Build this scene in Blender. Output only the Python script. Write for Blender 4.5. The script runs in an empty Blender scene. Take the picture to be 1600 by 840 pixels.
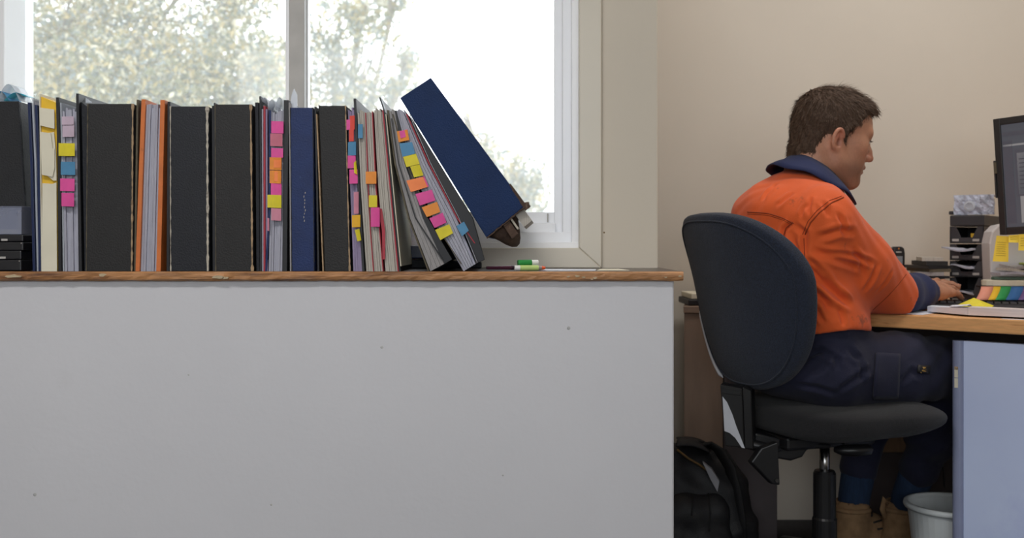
import bpy, bmesh, math, random
import numpy as np
from mathutils import Vector, Matrix
from mathutils.bvhtree import BVHTree

random.seed(7)
rng = np.random.default_rng(11)
S = bpy.context.scene
COL = S.collection

# ------------------------------------------------------------ camera
HZ, FPX, CAMZ = 380.0, 1600.0, 0.89
cam_d = bpy.data.cameras.new('camera')
cam = bpy.data.objects.new('camera', cam_d); COL.objects.link(cam)
cam.location = (0, 0, CAMZ); cam.rotation_euler = (math.pi/2, 0, 0)
cam_d.sensor_width = 36.0; cam_d.lens = 36.0 * FPX / 1600.0
cam_d.shift_y = -(420.0 - HZ) / 1600.0
cam_d.clip_start = 0.05
cam_d.dof.use_dof = True; cam_d.dof.focus_distance = 2.15; cam_d.dof.aperture_fstop = 4.0
S.camera = cam
S.view_settings.view_transform = 'Standard'; S.view_settings.look = 'None'
S.view_settings.gamma = 1.0; S.view_settings.use_curve_mapping = False
S.view_settings.exposure = 0.0

def P(px, py, Y):
    return Vector(((px-800.0)*Y/FPX, Y, CAMZ-(py-HZ)*Y/FPX))

# ------------------------------------------------------------ world and lights
w = bpy.data.worlds.new('sky'); S.world = w; w.use_nodes = True
bg = w.node_tree.nodes['Background']
bg.inputs[0].default_value = (0.90, 0.95, 1.0, 1); bg.inputs[1].default_value = 4.2

def area(name, loc, rot, sx, sy, power, color=(1, 1, 1), portal=False):
    d = bpy.data.lights.new(name, 'AREA'); d.shape = 'RECTANGLE'; d.size = sx; d.size_y = sy
    d.energy = power; d.color = color
    o = bpy.data.objects.new(name, d); COL.objects.link(o); o.location = loc; o.rotation_euler = rot
    if portal: d.cycles.is_portal = True
    return o
PI = math.pi
CEIL = 2.6
area('unseen_ceiling_light', (-0.7, 0.5, CEIL-0.09), (0, 0, 0), 1.2, 0.28, 27, (1.0, 0.97, 0.94))
area('unseen_ceiling_light', (1.25, 2.35, CEIL-0.09), (0, 0, 0), 1.2, 0.28, 15, (1.0, 0.965, 0.92))  # unseen lamp without fixture, added to brighten the back wall and desk
area('rear_window_daylight', (-0.3, -2.56, 1.65), (PI/2, 0, 0), 3.4, 1.3, 1, portal=True)
area('window_daylight', (-0.5, 2.42, 1.5), (-PI/2, 0, 0), 1.4, 1.3, 1, portal=True)

# ------------------------------------------------------------ helpers
def mat(name, c, rough=0.6, var=0.10, scale=18.0, bump=0.0, bscale=None, metal=0.0, spec=0.5,
        c2=None, c2amt=0.0, c2scale=6.0, stretch=(1, 1, 1), sheen=0.0, coat=0.0):
    m = bpy.data.materials.new(name); m.use_nodes = True
    nt = m.node_tree; N = nt.nodes; L = nt.links
    b = N['Principled BSDF']; b.inputs['Roughness'].default_value = rough
    b.inputs['Metallic'].default_value = metal
    b.inputs['Specular IOR Level'].default_value = spec
    if sheen: b.inputs['Sheen Weight'].default_value = sheen
    if coat: b.inputs['Coat Weight'].default_value = coat; b.inputs['Coat Roughness'].default_value = 0.12
    tc = N.new('ShaderNodeTexCoord'); mp = N.new('ShaderNodeMapping'); L.new(tc.outputs['Object'], mp.inputs[0])
    mp.inputs['Scale'].default_value = stretch
    nz = N.new('ShaderNodeTexNoise'); nz.inputs['Scale'].default_value = scale; nz.inputs['Detail'].default_value = 5
    L.new(mp.outputs[0], nz.inputs['Vector'])
    cr = N.new('ShaderNodeValToRGB'); cr.color_ramp.elements[0].position = 0.3; cr.color_ramp.elements[1].position = 0.7
    cr.color_ramp.elements[0].color = tuple(max(0, x*(1-var)) for x in c)+(1,)
    cr.color_ramp.elements[1].color = tuple(min(1, x*(1+var)) for x in c)+(1,)
    L.new(nz.outputs[0], cr.inputs[0]); out = cr.outputs[0]
    if c2 is not None:
        n2 = N.new('ShaderNodeTexNoise'); n2.inputs['Scale'].default_value = c2scale; n2.inputs['Detail'].default_value = 8
        n2.inputs['Roughness'].default_value = 0.65
        L.new(mp.outputs[0], n2.inputs['Vector'])
        r2 = N.new('ShaderNodeValToRGB'); r2.color_ramp.elements[0].position = 0.62-c2amt*0.4
        r2.color_ramp.elements[1].position = 0.72-c2amt*0.3
        L.new(n2.outputs[0], r2.inputs[0])
        mx = N.new('ShaderNodeMixRGB'); mx.inputs[2].default_value = tuple(c2)+(1,)
        L.new(r2.outputs[0], mx.inputs[0]); L.new(out, mx.inputs[1]); out = mx.outputs[0]
    L.new(out, b.inputs['Base Color'])
    if bump:
        n3 = N.new('ShaderNodeTexNoise'); n3.inputs['Scale'].default_value = bscale or scale*4; n3.inputs['Detail'].default_value = 3
        L.new(mp.outputs[0], n3.inputs['Vector'])
        bp = N.new('ShaderNodeBump'); bp.inputs['Strength'].default_value = bump; bp.inputs['Distance'].default_value = 0.004
        L.new(n3.outputs[0], bp.inputs['Height']); L.new(bp.outputs[0], b.inputs['Normal'])
    return m
def lin(r, g, b):
    f = lambda v: (v/255/12.92) if v/255 <= 0.04045 else ((v/255+0.055)/1.055)**2.4
    return (f(r), f(g), f(b))

LOC = {}
def thing(name, label, cat, loc=(0, 0, 0), group=None):
    o = bpy.data.objects.new(name, None); COL.objects.link(o); o.location = loc
    o.empty_display_size = 0.05
    LOC[o] = Vector(loc); o['label'] = label; o['category'] = cat
    if group: o['group'] = group
    return o
def tag(o, label, cat, group=None, kind=None):
    o['label'] = label; o['category'] = cat
    if group: o['group'] = group
    if kind: o['kind'] = kind
    return o
def obj(name, verts, faces, m, parent=None, bev=0.0, smooth=False, label=None, mats=None, midx=None):
    """one mesh object from world-space vertices; origin at its parent's base or at its own base"""
    v = np.asarray([tuple(x) for x in verts], dtype=float) if not isinstance(verts, np.ndarray) else verts
    if parent is not None: org = np.array(LOC[parent])
    else:
        lo, hi = v.min(0), v.max(0); org = np.array([(lo[0]+hi[0])/2, (lo[1]+hi[1])/2, lo[2]])
    me = bpy.data.meshes.new(name)
    fl = faces.tolist() if isinstance(faces, np.ndarray) else faces
    me.from_pydata((v-org).tolist(), [], fl); me.update()
    for q in (mats or [m]): me.materials.append(q)
    if midx is not None: me.polygons.foreach_set('material_index', np.asarray(midx, dtype=np.int32))
    if smooth: me.polygons.foreach_set('use_smooth', np.ones(len(me.polygons), dtype=bool))
    o = bpy.data.objects.new(name, me); COL.objects.link(o)
    if parent is not None: o.parent = parent
    else: o.location = org.tolist()
    LOC[o] = Vector(org)
    if bev:
        md = o.modifiers.new('bevel', 'BEVEL'); md.width = bev; md.segments = 2; md.limit_method = 'ANGLE'
        md.angle_limit = 0.7
    if label: o['label'] = label
    return o
def struct(o, label=None, cat=None):
    o['kind'] = 'structure'
    if label: o['label'] = label
    if cat: o['category'] = cat
    return o

class MB:
    def __init__(s): s.v = []; s.f = []; s.m = []
    def add(s, verts, faces, mi=0):
        n = len(s.v); s.v += [tuple(x) for x in verts]; s.f += [[i+n for i in f] for f in faces]; s.m += [mi]*len(faces); return s
    def box(s, lo, hi, mi=0):
        x0, y0, z0 = lo; x1, y1, z1 = hi
        v = [(x0,y0,z0),(x1,y0,z0),(x1,y1,z0),(x0,y1,z0),(x0,y0,z1),(x1,y0,z1),(x1,y1,z1),(x0,y1,z1)]
        return s.add(v, BOXF, mi)
    def obox(s, c, a, b, d, mi=0):
        """box about centre c with half vectors a, b, d"""
        c, a, b, d = Vector(c), Vector(a), Vector(b), Vector(d)
        if a.cross(b).dot(d) < 0: a = -a
        v = [c-a-b-d, c+a-b-d, c+a+b-d, c-a+b-d, c-a-b+d, c+a-b+d, c+a+b+d, c-a+b+d]
        return s.add(v, BOXF, mi)
    def prism(s, quad, Y0, Y1, Yr=None, mi=0):
        """pixel polygon (clockwise on screen from top-left) read at depth Yr, pushed from Y0 to Y1"""
        Yr = Yr or Y0
        pts = [P(x, y, Yr) for x, y in quad]; n = len(pts)
        v = [(p.x, Y0, p.z) for p in pts]+[(p.x, Y1, p.z) for p in pts]
        f = [list(range(n))[::-1], list(range(n, 2*n))]
        f += [[i, (i+1) % n, n+(i+1) % n, n+i] for i in range(n)]
        return s.add(v, f, mi)
    def slab(s, Lp, Rp, Y0, Y1, Yr=None, mi=0):
        """slab between two pixel polylines, top to bottom"""
        Yr = Yr or Y0; n = len(Lp); v = []
        for a, b in zip(Lp, Rp):
            A = P(*a, Yr); B = P(*b, Yr)
            v += [(A.x, Y0, A.z), (B.x, Y0, B.z), (B.x, Y1, B.z), (A.x, Y1, A.z)]
        f = [[0, 1, 2, 3][::-1], [4*n-4, 4*n-3, 4*n-2, 4*n-1]]
        for i in range(n-1):
            for k in range(4):
                a = 4*i+k; b = 4*i+(k+1) % 4
                f.append([a, b, b+4, a+4])
        return s.add(v, f, mi)
    def tube(s, pts, r, n=8, mi=0, cap=True, flat=None):
        pts = [Vector(p) for p in pts]; rs = r if isinstance(r, (list, tuple)) else [r]*len(pts)
        t0 = (pts[1]-pts[0]).normalized(); up = Vector((0, 0, 1))
        if abs(t0.dot(up)) > 0.9: up = Vector((0, 1, 0))
        v = []; prev = None
        for i, p in enumerate(pts):
            t = (pts[min(i+1, len(pts)-1)]-pts[max(i-1, 0)]).normalized()
            a = (up - t*up.dot(t)).normalized() if prev is None else (prev - t*prev.dot(t)).normalized()
            prev = a; b = t.cross(a)
            for k in range(n):
                an = 2*PI*k/n
                v.append(p + a*(math.cos(an)*rs[i]*(flat or 1)) + b*(math.sin(an)*rs[i]))
        f = []
        for i in range(len(pts)-1):
            for k in range(n):
                a = i*n+k; b = i*n+(k+1) % n; f.append([a, b, b+n, a+n])
        if cap: f += [list(range(n))[::-1], list(range((len(pts)-1)*n, len(pts)*n))]
        return s.add(v, f, mi)
    def lathe(s, c, prof, n=28, axis=Vector((0, 0, 1)), mi=0, cap=True):
        """profile of (radius, height) about axis"""
        axis = Vector(axis).normalized(); a = axis.orthogonal().normalized(); b = axis.cross(a); c = Vector(c)
        v = []
        for r, h in prof:
            for k in range(n):
                an = 2*PI*k/n; v.append(c+axis*h+a*(r*math.cos(an))+b*(r*math.sin(an)))
        f = []
        for i in range(len(prof)-1):
            for k in range(n):
                p = i*n+k; q = i*n+(k+1) % n; f.append([p, q, q+n, p+n])
        if cap: f += [list(range(n))[::-1], list(range((len(prof)-1)*n, len(prof)*n))]
        return s.add(v, f, mi)
    def grid(s, rows, mi=0, th=0.0, closed=False):
        """sheet through rows of points, with thickness"""
        R = len(rows); C = len(rows[0]); V = [Vector(p) for r in rows for p in r]
        f = []
        cc = C if closed else C-1
        for i in range(R-1):
            for j in range(cc):
                j2 = (j+1) % C
                f.append([i*C+j, i*C+j2, (i+1)*C+j2, (i+1)*C+j])
        if not th: return s.add(V, f, mi)
        nrm = [Vector((0, 0, 0)) for _ in V]
        for q in f:
            n = (V[q[1]]-V[q[0]]).cross(V[q[3]]-V[q[0]])
            if n.length < 1e-12: n = (V[q[2]]-V[q[1]]).cross(V[q[3]]-V[q[1]])
            if n.length > 1e-14: n.normalize()
            for i in q: nrm[i] += n
        V2 = [p - (n.normalized() if n.length else n)*th for p, n in zip(V, nrm)]
        k = len(V); g = f + [[i+k for i in q][::-1] for q in f]
        if not closed:
            bd = [j for j in range(C)] + [i*C+C-1 for i in range(1, R)] + [(R-1)*C+j for j in range(C-2, -1, -1)] + [i*C for i in range(R-2, 0, -1)]
            for a, b in zip(bd, bd[1:]+bd[:1]): g.append([a, a+k, b+k, b])
        else:
            for j in range(C):
                j2 = (j+1) % C
                g.append([j, j+k, j2+k, j2]); a = (R-1)*C
                g.append([a+j, a+j2, a+j2+k, a+j+k])
        return s.add(V+V2, g, mi)
    def obj(s, name, m, parent=None, **kw):
        if isinstance(m, (list, tuple)): return obj(name, s.v, s.f, None, parent, mats=list(m), midx=s.m, **kw)
        return obj(name, s.v, s.f, m, parent, **kw)
BOXF = [[3,2,1,0],[4,5,6,7],[0,1,5,4],[1,2,6,5],[2,3,7,6],[3,0,4,7]]

# ------------------------------------------------------------ materials of the room
M = {}
M['plaster_low'] = mat('painted_plaster_grey', lin(211, 211, 216), 0.55, 0.02, 3.0, 0.10, 60, c2=lin(205, 205, 209), c2amt=0.0, c2scale=3)
M['plaster_warm'] = mat('painted_plaster_cream', lin(210, 200, 184), 0.6, 0.02, 3.0, 0.08, 60)
M['plaster_back'] = mat('painted_plaster_beige', lin(206, 198, 186), 0.65, 0.03, 2.2, 0.05, 50)
M['ceiling'] = mat('ceiling_white', lin(235, 233, 228), 0.8, 0.02)
M['floor'] = mat('dark_carpet', lin(46, 44, 46), 0.95, 0.25, 120, 0.3)
M['cas'] = mat('casing_gloss_paint', lin(214, 206, 190), 0.35, 0.02, 5)
M['alu'] = mat('white_window_enamel', lin(246, 247, 250), 0.3, 0.02, 8)
M['alu_grey'] = mat('grey_enamel_painted_shade', lin(176, 173, 169), 0.4, 0.08, 20)  # grey tone puts the shade on the mullion's room face into the enamel
M['ledge'] = mat('worn_varnished_timber', lin(178, 128, 84), 0.5, 0.25, 30, 0.35, 90, c2=lin(92, 58, 38), c2amt=0.16, c2scale=7, stretch=(0.35, 1, 4))
M['ledge_top'] = mat('dark_varnish_top', lin(58, 44, 40), 0.3, 0.2, 10, 0.1)
M['chip'] = mat('chipped_filler', lin(186, 168, 138), 0.8, 0.15, 60)
def glass_mat():
    m = bpy.data.materials.new('hazed_window_glass'); m.use_nodes = True
    nt = m.node_tree; N = nt.nodes; L = nt.links
    N.remove(N['Principled BSDF']); out = N['Material Output']
    tr = N.new('ShaderNodeBsdfTransparent'); gl = N.new('ShaderNodeBsdfGlossy'); gl.inputs['Roughness'].default_value = 0.02
    tl = N.new('ShaderNodeBsdfTranslucent'); tl.inputs[0].default_value = (0.95, 0.97, 1.0, 1)
    m1 = N.new('ShaderNodeMixShader'); m1.inputs[0].default_value = 0.15  # translucent share paints the glare haze over the view outside
    L.new(tr.outputs[0], m1.inputs[1]); L.new(tl.outputs[0], m1.inputs[2])
    fr = N.new('ShaderNodeFresnel'); fr.inputs[0].default_value = 1.45
    m2 = N.new('ShaderNodeMixShader'); L.new(fr.outputs[0], m2.inputs[0]); L.new(m1.outputs[0], m2.inputs[1]); L.new(gl.outputs[0], m2.inputs[2])
    L.new(m2.outputs[0], out.inputs[0]); return m
M['glass'] = glass_mat()

# ------------------------------------------------------------ the room
WX = 0.322          # the thick window wall ends here
YW, YL, YB = 2.28, 2.0, 3.30
XL, XR, YR = -3.2, 2.3, -2.6
ZS = 0.8185         # underside of the ledge
def sbox(name, lo, hi, m, bev=0.0, parent=None):
    o = MB().box(lo, hi).obj(name, m, parent, bev=bev)
    if parent is None: struct(o)
    return o
sbox('floor', (XL-.2, YR-.2, -.12), (XR+.2, YB+.2, 0), M['floor'])
sbox('ceiling', (XL-.2, YR-.2, CEIL), (XR+.2, YB+.2, CEIL+.12), M['ceiling'])
sbox('wall_front_lower', (XL, YL, 0), (0.3165, YW+.24, ZS), M['plaster_low'], 0.004)
WL0 = (-22-800)*YW/FPX; WR0 = (905-800)*YW/FPX
WB0 = CAMZ-(387-HZ)*YW/FPX; WT0 = 2.12
w_r = sbox('wall_front_right', (WR0+.012, YW, ZS), (0.3255, YW+.24, CEIL), M['plaster_warm'], 0.004)
sbox('wall_front_left', (XL, YW, ZS), (WL0-.012, YW+.24, CEIL), M['plaster_warm'])
sbox('wall_front_top', (WL0-.012, YW, WT0+.012), (WR0+.012, YW+.24, CEIL), M['plaster_warm'])
sbox('wall_front_bottom', (WL0-.012, YW, ZS), (WR0+.012, YW+.24, WB0-.012), M['plaster_warm'])
sbox('wall_return', (0.2, YW+.24, 0), (WX, YB+.12, CEIL), M['plaster_back'])
sbox('wall_back', (WX, YB, 0), (XR, YB+.12, CEIL), M['plaster_back'])
sbox('wall_right', (XR, YR, 0), (XR+.12, YB+.12, CEIL), M['plaster_back'])
sbox('wall_left', (XL-.12, YR, 0), (XL, YW+.24, CEIL), M['plaster_warm'])
sbox('wall_rear_below', (XL, YR-.12, 0), (XR, YR, 1.0), M['plaster_warm'])
sbox('wall_rear_above', (XL, YR-.12, 2.3), (XR, YR, CEIL), M['plaster_warm'])
sbox('wall_rear_left', (XL, YR-.12, 1.0), (-2.0, YR, 2.3), M['plaster_warm'])
sbox('wall_rear_right', (1.4, YR-.12, 1.0), (XR, YR, 2.3), M['plaster_warm'])

# old marks on the low wall: small filled holes and scuffs
for (px, py, r) in ((55, 772, .0035), (889, 512, .0035), (597, 542, .003), (295, 585, .002), (786, 742, .002), (424, 788, .0022)):
    p = P(px, py, YL)
    o = MB().lathe((p.x, YL+.0006, p.z), [(r*1.3, 0), (r*.8, .0009), (r*.3, .001)], 9, (0.1, -1, 0.05)).obj('filled_hole', mat('old_filler', lin(184, 184, 184), .8), bpy.data.objects['wall_front_lower'], smooth=True)
for (px, py, r) in ((928, 266, .008), (944, 363, .0025), (928, 365, .002)):
    p = P(px, py, YW-.014)
    if px > 940: p = P(px, py, YW); host = w_r
    else: host = None
    if host: MB().lathe((p.x, YW+.0004, p.z), [(r, 0), (r*.6, .001)], 9, (0, -1, 0)).obj('filled_hole', mat('filler_brown', lin(140, 120, 90), .8), host, smooth=True)

# ledge: board with a ragged worn front edge
def ledge():
    mb = MB(); x0, x1 = XL, (1068-800)*1.985/FPX
    n = 150; zt = CAMZ-(424-HZ)*1.985/FPX; zb = CAMZ-(438.5-HZ)*1.985/FPX
    rows = []
    r2 = random.Random(3)
    for i in range(n+1):
        x = -1.3+(x1+1.3)*i/n if i else x0
        j = lambda a: r2.uniform(-a, a)
        chip = max(0, 1-abs(x-(342-800)*1.985/FPX)/.03)*.006 + max(0, 1-abs(x-(960-800)*1.985/FPX)/.02)*.003
        y = 1.985
        rows.append([(x, YW+.06, zt), (x, y+.004+j(.0008)+chip*.5, zt), (x, y+j(.0008)+chip, zt-.003+j(.0008)),
                     (x, y+j(.0006)+chip*.6, (zt+zb)/2+j(.001)), (x, y+.001+j(.0012)+chip, zb+.003+j(.001)),
                     (x, y+.005+j(.001)+chip*.4, zb+j(.0006)), (x, YW+.06, zb)])
    R = len(rows); C = 7
    v = [p for r in rows for p in r]; f = []; mi = []
    for i in range(R-1):
        for k in range(C):
            k2 = (k+1) % C
            f.append([i*C+k, (i+1)*C+k, (i+1)*C+k2, i*C+k2]); mi.append(1 if k == 0 else 0)
    f += [list(range(C)), list(range((R-1)*C, R*C))[::-1]]; mi += [0, 0]
    o = obj('trim_1', v, [q[::-1] for q in f], None, mats=[M['ledge'], M['ledge_top']], midx=mi)
    struct(o, 'worn brown timber ledge with a ragged front edge under the window', 'window ledge')
    rr = random.Random(5)
    for px, py, rx in ((341, 433, .012), (352, 434, .007), (888, 432, .004), (902, 431, .005), (912, 433, .004), (925, 436, .003), (930, 434, .005), (1062, 431, .004), (1040, 433, .003), (20, 431, .018), (160, 429, .01)):
        p = P(px, py, 1.985); pts = []
        for k in range(9):
            a = 2*PI*k/9; q = rr.uniform(.6, 1.1)
            pts.append((p.x+math.cos(a)*rx*q, p.z+math.sin(a)*min(rx*.45, .0035)*q))
        mb = MB().add([(x, 1.9838, z) for x, z in pts]+[(x, 1.988, z) for x, z in pts], [list(range(9))[::-1]]+[[i, (i+1) % 9, 9+(i+1) % 9, 9+i] for i in range(9)])
        mb.obj('chipped_patch', M['chip'], o)
    return zt
ZL = ledge()

# timber casing round the window
def casing():
    Y0, Y1 = YW-.014, YW+.03
    x0, x1, xo = (905-800)*Y0/FPX, (907-800)*Y0/FPX, (940-800)*Y0/FPX
    zb, zbo = CAMZ-(387-HZ)*Y0/FPX, ZL
    xl, xlo = WL0, WL0-.05
    zt, zto = WT0, WT0+.05
    r = MB(); 
    def ring(q, name, parent):
        v = [(x, Y0, z) for x, z in q]+[(x, Y1, z) for x, z in q]
        f = [[0, 1, 2, 3], [7, 6, 5, 4]]+[[i, i+4, (i+1) % 4+4, (i+1) % 4] for i in range(4)]
        return MB().add(v, f).obj(name, M['cas'], parent, bev=.0025)
    t = bpy.data.objects.new('trim_2', None); COL.objects.link(t); t.location = (0, YW, ZL); LOC[t] = Vector((0, YW, ZL))
    struct(t, 'cream painted timber casing with mitred corners round the window', 'window casing')
    ring([(x0, zb), (xo, zbo), (xo, zto), (x0, zt)], 'side_casing', t)
    ring([(xl, zb), (xlo, zbo), (xo, zbo), (x0, zb)], 'bottom_casing', t)
    ring([(xlo, zbo), (xl, zb), (xl, zt), (xlo, zto)], 'side_casing', t)
    ring([(x0, zt), (xo, zto), (xlo, zto), (xl, zt)], 'top_casing', t)
casing()

def window():
    t = bpy.data.objects.new('window_1', None); COL.objects.link(t); t.location = (-.5, YW, WB0); LOC[t] = Vector((-.5, YW, WB0))
    struct(t, 'white framed sliding window with two hazed panes', 'window')
    def vbar(name, pa, pb, Ya, Yb, m, z0=None, z1=None):
        xa, xb = (pa-800)*Ya/FPX, (pb-800)*Ya/FPX
        MB().box((xa, Ya, z0 or WB0-.035), (xb, Yb, z1 or WT0)).obj(name, m, t, bev=.0015)
    def hbar(name, ya, yb, pa, pb, Ya, Yb, m):
        xa, xb = (pa-800)*Ya/FPX, (pb-800)*Ya/FPX
        MB().box((xa, Ya, CAMZ-(yb-HZ)*Ya/FPX), (xb, Yb, CAMZ-(ya-HZ)*Ya/FPX)).obj(name, m, t, bev=.0015)
    # fixed frame, stepped
    vbar('frame_jamb', 893, 912, 2.2965, 2.44, M['alu']); vbar('frame_jamb', 879, 893.5, 2.3195, 2.44, M['alu'])
    vbar('frame_jamb', -24, 6, 2.2965, 2.44, M['alu'])
    hbar('frame_sill', 378, 394, -24, 912, 2.295, 2.44, M['alu'])
    hbar('frame_sill', 362.5, 379.5, -24, 895, 2.318, 2.44, M['alu'])
    MB().box((WL0, 2.295, WT0-.03), (WR0, 2.44, WT0+.01)).obj('frame_head', M['alu'], t, bev=.0015)
    # sliding sash on the right, fixed light on the left
    vbar('sash_stile', 866, 880, 2.3465, 2.375, M['alu']); vbar('sash_stile', 475.5, 481, 2.3475, 2.375, M['alu'])
    hbar('sash_rail', 348, 363, 476, 868, 2.335, 2.375, M['alu'])
    hbar('sash_rail', 331, 348.5, 476, 869, 2.352, 2.375, M['alu'])
    vbar('sash_stile', 451.5, 475.5, 2.320, 2.375, M['alu_grey'])
    vbar('sash_stile', 446, 452, 2.38, 2.41, M['alu'])
    vbar('sash_stile', 5.5, 21.5, 2.36, 2.41, M['alu']); vbar('glazing_bead', 21.5, 24, 2.36, 2.41, M['alu_grey'])
    hbar('sash_rail', 345, 363, 6, 452, 2.37, 2.41, M['alu'])
    vbar('sash_catch', 855, 857, 2.345, 2.352, M['alu_grey'], CAMZ-(347-HZ)*2.345/FPX, CAMZ-(333-HZ)*2.345/FPX)
    def pane(pa, pb, Y):
        xa, xb = (pa-800)*Y/FPX, (pb-800)*Y/FPX
        MB().box((xa, Y, WB0+.02), (xb, Y+.004, WT0-.02)).obj('pane', M['glass'], t)
    pane(479, 870, 2.362); pane(16, 449, 2.395)
window()

# ------------------------------------------------------------ outside: lawn and trees
M['leafA'] = mat('leaf_olive', lin(130, 130, 98), 0.5, 0.3, 3)
M['leafB'] = mat('leaf_yellow', lin(188, 168, 116), 0.5, 0.3, 3)
M['leafC'] = mat('leaf_grey', lin(138, 147, 148), 0.5, 0.3, 3)
M['leafD'] = mat('leaf_pale', lin(222, 214, 190), 0.4, 0.3, 3)
M['bark'] = mat('grey_bark', lin(140, 128, 116), 0.9, 0.3, 30, 0.4)
M['grass'] = mat('lawn', lin(120, 130, 84), 0.95, 0.3, 4)
for k in 'ABCD':
    b = M['leaf'+k].node_tree.nodes['Principled BSDF']
    b.inputs['Subsurface Weight'].default_value = 0.0
    nt = M['leaf'+k].node_tree; tl = nt.nodes.new('ShaderNodeBsdfTranslucent'); mx = nt.nodes.new('ShaderNodeMixShader')
    mx.inputs[0].default_value = 0.5
    src = b.inputs['Base Color'].links[0].from_socket
    nt.links.new(src, tl.inputs[0]); nt.links.new(b.outputs[0], mx.inputs[1]); nt.links.new(tl.outputs[0], mx.inputs[2])
    nt.links.new(mx.outputs[0], nt.nodes['Material Output'].inputs[0])
g = MB().box((-14, YW+.6, -1.2), (12, 30, -1.0)).obj('ground', M['grass']); struct(g)
def tree(label, base, blobs, n, seed, wts):
    """blobs: (centre, radii, share) of the crown"""
    r = np.random.default_rng(seed)
    t = thing('tree', label, 'tree', base)
    fork = Vector(base)+Vector((0, 0, 1.3))
    MB().tube([Vector(base), Vector(base)+Vector((.06, 0, .7)), fork], [.16, .12, .10], 9).obj('trunk', M['bark'], t, smooth=True)
    cs, rs, sh = [np.array([b[i] for b in blobs]) for i in range(3)]
    br = MB()
    for c, rad, _ in blobs:
        c = Vector(c); mid = (fork+c)/2+Vector((r.uniform(-.2, .2), 0, r.uniform(-.1, .2)))
        br.tube([fork, mid, c], [.06, .035, .012], 6)
        for k in range(7):
            e = c+Vector((r.uniform(-1, 1)*rad[0], r.uniform(-1, 1)*rad[1], r.uniform(-1, 1)*rad[2]))*.95
            br.tube([mid.lerp(c, r.uniform(.3, 1)), (c+e)/2+Vector((0, 0, .05)), e], [.016, .01, .004], 5)
    br.obj('branch', M['bark'], t, smooth=True)
    idx = r.choice(len(blobs), n, p=sh/sh.sum())
    d = r.normal(size=(n, 3)); d /= np.linalg.norm(d, axis=1)[:, None]
    p = cs[idx]+d*rs[idx]*(r.uniform(0, 1, n)**0.45)[:, None]
    clump = r.normal(size=(40, 3)); 
    # keep leaves in clumps so that gaps of sky stay open
    key = np.sin(p[:, 0]*5.1+1.3*np.sin(p[:, 2]*4.3))+np.sin(p[:, 2]*6.1+1.7*np.sin(p[:, 0]*3.7))+np.sin(p[:, 1]*5)
    keep = key+r.normal(size=n)*.5 > -1.0; p = p[keep]; n = len(p)
    a = r.normal(size=(n, 3)); a /= np.linalg.norm(a, axis=1)[:, None]
    b = np.cross(a, r.normal(size=(n, 3))); b /= np.linalg.norm(b, axis=1)[:, None]
    L = r.uniform(.018, .038, n)[:, None]; W = L*r.uniform(.35, .55, n)[:, None]
    nn = np.cross(a, b)
    V = np.stack([p-a*L, p-a*L*.2+b*W+nn*W*.3, p+a*L, p-a*L*.2-b*W+nn*W*.3], 1).reshape(-1, 3)
    F = (np.arange(n)[:, None]*4+np.array([0, 1, 2, 3])).tolist()
    mi = r.choice(4, n, p=wts)
    o = obj('foliage', V, F, None, t, mats=[M['leaf'+k] for k in 'ABCD'], midx=mi); o['kind'] = 'stuff'
def Pt(px, py, Y): return tuple(P(px, py, Y))
tree('broad olive tree filling the left window pane', (-4.2, 8.0, -1.0),
     [(Pt(90, 60, 8), (.62, .6, .62), 5), (Pt(240, 20, 8.2), (.7, .6, .55), 5), (Pt(180, 140, 7.8), (.75, .6, .45), 6), (Pt(330, 110, 8), (.55, .6, .5), 4),
      (Pt(60, 170, 8), (.6, .6, .5), 3), (Pt(330, 190, 8.1), (.6, .6, .4), 3), (Pt(370, -10, 8.2), (.35, .5, .28), 1.6), (Pt(420, 130, 8.2), (.3, .5, .4), 1.6), (Pt(-90, 80, 8.2), (.7, .6, .8), 4), (Pt(150, -120, 8.3), (.9, .6, .6), 4)],
     44000, 4, [.36, .24, .2, .2])
tree('thin grey leaved tree behind the central mullion', (-1.9, 9.4, -1.0),
     [(Pt(520, 60, 9.4), (.36, .4, .5), 3), (Pt(575, 90, 9.4), (.38, .4, .36), 2.6), (Pt(560, 20, 9.5), (.45, .4, .2), 1.6), (Pt(540, 150, 9.4), (.5, .4, .25), 2), (Pt(640, 95, 9.4), (.12, .3, .14), .5), (Pt(625, 135, 9.4), (.22, .3, .12), .5), (Pt(430, 120, 9.4), (.4, .4, .4), 1.5), (Pt(620, -5, 9.5), (.2, .3, .12), .5)],
     9000, 9, [.25, .2, .4, .15])
tree('small pale bush outside beside the leaning blue binder', (0.1, 9.0, -1.0),
     [(Pt(735, 235, 9), (.28, .3, .2), 1.5), (Pt(800, 270, 9), (.36, .3, .22), 2), (Pt(820, 305, 9), (.26, .3, .2), 1.6), (Pt(720, 190, 9), (.1, .2, .15), .4), (Pt(770, 330, 9), (.5, .3, .2), 1.5)],
     3600, 5, [.22, .22, .36, .2])
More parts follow.
